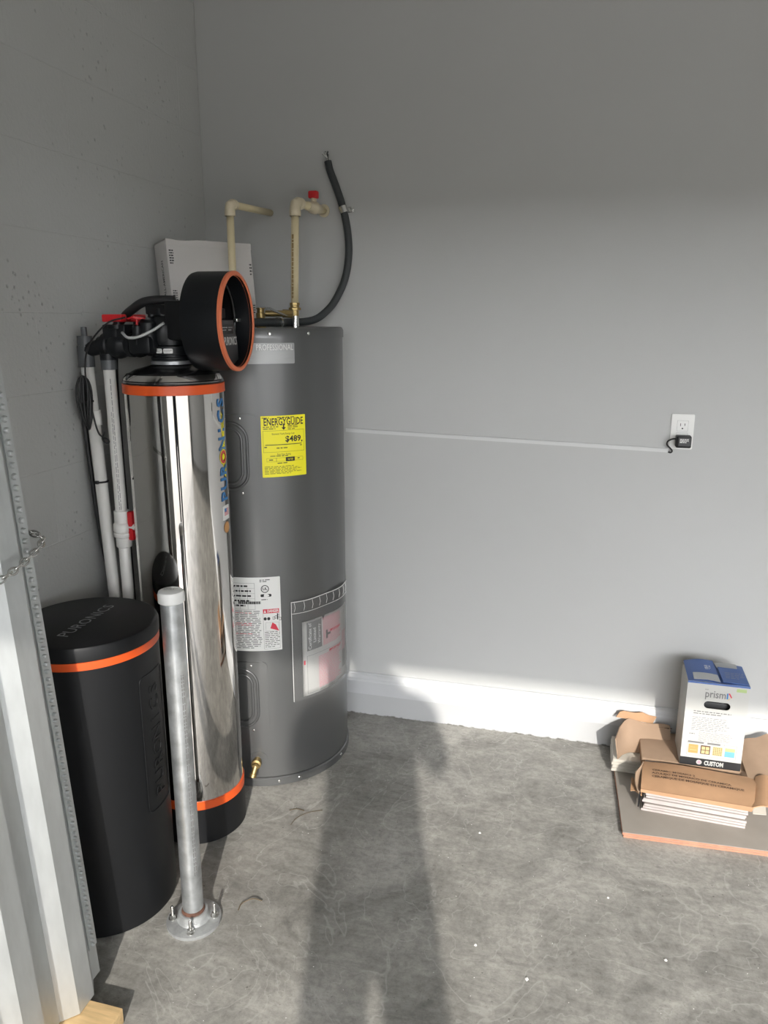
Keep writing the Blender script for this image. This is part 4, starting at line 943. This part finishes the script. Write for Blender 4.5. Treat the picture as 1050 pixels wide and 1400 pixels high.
bm = N(); sheet(bm, bil((GX0 + .001, GY0 + .001, GZ1), (xm, GY0 + .004, GZ1 - .004), (xm - .012, GY1 - .001, GZ1 + .012), (GX0 + .001, GY1 - .001, GZ1 + .004), 6, 4, lambda u, v: Vector((0, 0, .006 * sin(pi * u)))), .0018); tf = obj('top_flap', bm, 'blue', gb, 40)
bm = N(); sheet(bm, bil((xm - .003, GY0 + .002, GZ1 - .003), (GX1 - .001, GY0 + .001, GZ1), (GX1 - .001, GY1 - .001, GZ1 + .002), (xm - .010, GY1 - .002, GZ1 + .004), 6, 4, lambda u, v: Vector((0, 0, .003 * sin(pi * u)))), .0018); tg = obj('top_flap', bm, 'blue', gb, 40)
bm = N(); sheet(bm, bil((GX0 + .018, GY0 + .006, GZ1 + .0052), (xm - .006, GY0 + .008, GZ1 + .0030), (xm - .010, GY0 + .046, GZ1 + .0085), (GX0 + .018, GY0 + .046, GZ1 + .0095), 4, 3, lambda u, v: Vector((0, 0, .003 * sin(pi * u)))), .001); obj('tape_patch', bm, 'tape_grey', tf, 40)
bm = N(); sheet(bm, bil((xm - .004, GY1 - .045, GZ1 + .0075), (GX1 - .022, GY1 - .042, GZ1 + .0065), (GX1 - .020, GY1 - .005, GZ1 + .0085), (xm - .008, GY1 - .006, GZ1 + .0085), 4, 3, lambda u, v: Vector((0, 0, .002 * sin(pi * u)))), .001); obj('tape_patch', bm, 'tape_grey', tg, 40)
bm = N(); sheet(bm, bil((xm + .002, GY0 + .006, GZ1 + .006), (GX1 - .006, GY0 + .005, GZ1 + .004), (GX1 - .016, GY1 - .05, GZ1 + .013), (xm - .004, GY1 - .05, GZ1 + .014), 4, 3), .0018); ug = obj('tuck_flap', bm, 'blue', gb, 40)
b = N(); bars(b, 0, .055, -.02, .02, 4, .2, 1, 0, 6, .012); place(b, (xm + .012, GY0 + .042, GZ1 + .0125), (1, 0, 0), (0, 1, .1)); obj('flap_print', b, 'ink_soft', ug)
b = N(); bars(b, 0, .018, -.015, .015, 4, .4, 1, 0, 16, .012); place(b, (GX0 + .058, GY0 + .085, GZ1 + .0145), (1, 0, 0), (0, 1, .05)); obj('flap_print', b, 'paper', tf)
bm = N(); plate(bm, rect(0, GW, GH - .006, GH), .0002, .0010); obj('blue_edge', fr_(bm), 'blue', fp)
b = N(); text(b, 'prism', .036, GW * .465, GH - .039, w1=.0007, width=.060, bold=.0004); fr_(b); obj('box_lettering', b, 'ink_grey', fp)
b = N(); bars(b, GW * .29, GW * .37, GH - .026, GH - .021, 1, .7, 1, .0007, 3, .005); fr_(b); obj('box_lettering', b, 'ink_soft', fp)
tri = lambda b, pts: b.faces.new([b.verts.new((x, y, .0008)) for x, y in pts])
b = N(); tri(b, ((.118, GH - .050), (.118, GH - .030), (.122, GH - .030), (.122, GH - .050))); fr_(b); obj('logo', b, 'blue_print', fp)
b = N(); tri(b, ((.122, GH - .030), (.126, GH - .029), (.134, GH - .043), (.131, GH - .045))); fr_(b); obj('logo', b, 'red_print', fp)
b = N(); tri(b, ((.131, GH - .045), (.134, GH - .043), (.124, GH - .053), (.120, GH - .052))); fr_(b); obj('logo', b, 'tan_light', fp)
b = N(); plate(b, rect(GW * .79, GW * .95, GH - .022, GH - .011), .0004, .0006); fr_(b); obj('green_tag', b, 'green_print', fp)
b = N(); text(b, 'BULK', .0001, 0, 0) if False else bars(b, .026, .150, GH - .113, GH - .098, 2, .42, .85, .0006, 7, .012); fr_(b); obj('box_print', b, 'ink_grey', fp)
b = N(); bars(b, .024, .138, GH - .170, GH - .120, 8, .26, .85, .0006, 8, .012); bars(b, .048, .150, GH - .206, GH - .172, 8, .24, .85, .0006, 9, .012); bars(b, .02, .042, GH - .186, GH - .178, 1, .4, 1, .0006, 4, .008); frame(b, .018, .165, .037, .086, .0006, .0006); fr_(b); obj('box_print', b, 'ink_grey', fp)
b = N(); bars(b, .019, .164, .081, .088, 1, .9, 1, .0008, 3, .05); fr_(b); obj('box_print', b, 'ink_grey', fp)
for i, m_ in enumerate(('tan_print', 'brown_ink', 'tan_light', 'blue_bright')):
    u0 = .022 + i * .0365
    b = N(); plate(b, rect(u0, u0 + .029, .045, .076), .0004, .0008); fr_(b); pc_ = obj('swatch', b, m_, fp)
    b = N()
    if i == 1:
        for p in range(2):
            for q in range(2): quadpatch(b, u0 + .003 + p * .0125, u0 + .0135 + p * .0125, .0475 + q * .0135, .0585 + q * .0135, .001)
        fr_(b); obj('swatch_print', b, 'tan_light', pc_)
    elif i == 3: quadpatch(b, u0, u0 + .029, .064, .076, .001); fr_(b); obj('swatch_print', b, 'green_print', pc_)
    elif i == 2:
        for p in range(5):
            for q in range(5): quadpatch(b, u0 + .002 + p * .0055, u0 + .0045 + p * .0055, .047 + q * .0058, .050 + q * .0058, .001)
        fr_(b); obj('swatch_print', b, 'brown_ink', pc_)
    else: quadpatch(b, u0 + .004, u0 + .025, .055, .057, .001); quadpatch(b, u0 + .006, u0 + .02, .066, .067, .001); fr_(b); obj('swatch_print', b, 'tan_light', pc_)
b = N(); text(b, 'CUSTOM', .021, GW * .56, .0135, w1=.0008, width=.058, bold=.001); fr_(b); obj('maker_lettering', b, 'box_white', fb_)
b = N(); ring2(b, .058, .0145, .003, .0085, .0008); fr_(b); obj('maker_mark', b, 'box_white', fb_)
b = N(); ring2(b, .058, .0145, 0, .0055, .0010); fr_(b); obj('maker_mark', b, 'pink_print', fb_)

# ------------------------------------------------------------------ litter on the floor
def twig(pts, r, label):
    o = obj('dry_twig', tube(N(), pts, r, 6, smooth=5), 'dry_leaf', None, 0); tag(o, label, 'twig'); base_at(o, (pts[0][0], pts[0][1], 0))
twig([(.552, -1.095, .002), (.553, -1.075, .006), (.575, -1.055, .009), (.600, -1.050, .004)], .0016, 'curled dry twig on the concrete beside the bollard')
twig([(.525, -.665, .002), (.545, -.655, .004), (.570, -.655, .002)], .0013, 'short dry twig on the concrete near the water heater')
twig([(.555, -.730, .0012), (.560, -.695, .0012), (.585, -.660, .0012), (.625, -.636, .0012)], .0009, 'long thin dry stem lying curved on the concrete near the heater')
rd = random.Random(11)
crumb_lb = ['tiny white plaster crumb on the concrete closest to the baseboard', 'tiny white plaster crumb on the concrete just in front of the tile slab', 'tiny white plaster crumb on the concrete, left of the two nearest the viewer', 'tiny white plaster crumb farthest right on the open concrete', 'tiny white plaster crumb on the concrete nearest the viewer']
for i, (x, y) in enumerate(((1.12, -.62), (1.49, -.80), (1.17, -1.05), (1.62, -.98), (1.30, -1.12))):
    bm = N(); s = rd.uniform(.003, .006)
    P = [(x + s * cos(a) * rd.uniform(.5, 1.3), y + s * sin(a) * rd.uniform(.5, 1.3)) for a in (0, 1.2, 2.4, 3.6, 4.9)]
    A = [bm.verts.new((*p, .0002)) for p in P]; B = [bm.verts.new((p[0] * .6 + x * .4, p[1] * .6 + y * .4, .003)) for p in P]
    for q in range(5): bm.faces.new((A[q], A[(q + 1) % 5], B[(q + 1) % 5], B[q]))
    bm.faces.new(B); bm.faces.new(A[::-1])
    base_at(tag(obj('plaster_crumb', bm, 'paper'), crumb_lb[i], 'debris', 'plaster crumbs on the floor'), (x, y, 0))
bm = N()
for i in range(260):
    x, y = rd.uniform(.5, 2.1), rd.uniform(-1.6, -.05)
    if (x - HC[0]) ** 2 + (y - HC[1]) ** 2 < .085 or (x > 1.5 and y > -.56) or (x < .47 and y < -.5): continue
    s = rd.uniform(.0006, .0018)
    v = [bm.verts.new((x + s * cos(a), y + s * sin(a), .0003)) for a in (0, 2.1, 4.2)]; tpt = bm.verts.new((x, y, s))
    for q in range(3): bm.faces.new((v[q], v[(q + 1) % 3], tpt))
    bm.faces.new(v[::-1])
o = obj('floor_grit', bm, 'paper'); o['kind'] = 'stuff'; o['label'] = 'fine white grit scattered over the concrete'; o['category'] = 'grit'

# ------------------------------------------------------------------ the person taking the picture: behind the viewpoint, seen by shadow and reflection
def person(loc, az):
    root = thing('person', loc, 'person standing behind the viewpoint, showing only as a long floor shadow', 'person')
    J = {}; E_ = []; Rr = {}
    def j(n, p, r, par=None):
        J[n] = Vector(p); Rr[n] = r
        if par: E_.append((par, n))
    j('pel', (0, 0, .95), (.165, .115)); j('wst', (0, 0, 1.10), (.150, .105), 'pel'); j('chs', (0, 0, 1.30), (.195, .115), 'wst'); j('shc', (0, 0, 1.42), (.13, .085), 'chs'); j('nek', (0, .01, 1.50), (.055, .055), 'shc'); j('hed', (0, .02, 1.60), (.075, .09), 'nek'); j('top', (0, .02, 1.70), (.06, .075), 'hed')
    for s, q in ((-1, 'l'), (1, 'r')):
        j('hp' + q, (s * .095, 0, .90), (.082, .088), 'pel'); j('kn' + q, (s * .098, .02, .50), (.068, .068), 'hp' + q); j('cf' + q, (s * .098, -.01, .32), (.064, .064), 'kn' + q); j('an' + q, (s * .100, -.02, .09), (.055, .055), 'cf' + q); j('to' + q, (s * .108, .13, .035), (.04, .032), 'an' + q)
        j('sh' + q, (s * .205, 0, 1.41), (.062, .062), 'shc'); j('el' + q, (s * .235, .10, 1.16), (.047, .047), 'sh' + q); j('wr' + q, (s * .10, .245, 1.36), (.030, .030), 'el' + q); j('ha' + q, (s * .075, .265, 1.43), (.024, .036), 'wr' + q)
    names = list(J); idx = {n: i for i, n in enumerate(names)}
    me = bpy.data.meshes.new('body'); me.from_pydata([J[n] for n in names], [(idx[a], idx[b]) for a, b in E_], [])
    o = link(bpy.data.objects.new('body', me)); o.parent = root; me.materials.append(MATS['cloth_dark'])
    m = o.modifiers.new('skin', 'SKIN'); m.use_smooth_shade = True
    for n in names: me.skin_vertices[0].data[idx[n]].radius = Rr[n]
    me.skin_vertices[0].data[idx['pel']].use_root = True
    s = o.modifiers.new('sub', 'SUBSURF'); s.levels = 2; s.render_levels = 2
    for sd in (-1, 1):      # fingers
        for k in range(4):
            b0 = Vector((sd * (.072 - .004 * k), .275, 1.475 - .016 * k)); L = (.055, .062, .058, .046)[k]
            pts = [b0 + Vector((0, -.012, 0)), b0 + Vector((-sd * L * .4, .014, .004)), b0 + Vector((-sd * L * .8, .012, .002)), b0 + Vector((-sd * L, .002, 0))]
            bm = tube(N(), pts, [.0088, .0084, .0078, .006], 8)
            bmesh.ops.translate(bm, verts=bm.verts, vec=root.location); f_ = obj('finger', bm, 'skin', root, 0)
        bm = tube(N(), [Vector((sd * .075, .262, 1.43)), Vector((sd * .055, .245, 1.45)), Vector((sd * .035, .238, 1.46))], [.011, .010, .008], 8); bmesh.ops.translate(bm, verts=bm.verts, vec=root.location); obj('thumb', bm, 'skin', root, 0)
    bm = lathe(N(), [(0, -.02), (.05, -.012), (.086, .03), (.088, .075), (.07, .12), (.035, .145), (0, .15)], (0, .012, 1.625), 24); bmesh.ops.translate(bm, verts=bm.verts, vec=root.location); obj('hair', bm, 'hair', root, 0)
    root.rotation_euler = (0, 0, radians(az)); return root
person((1.452, -2.955, 0), 16)
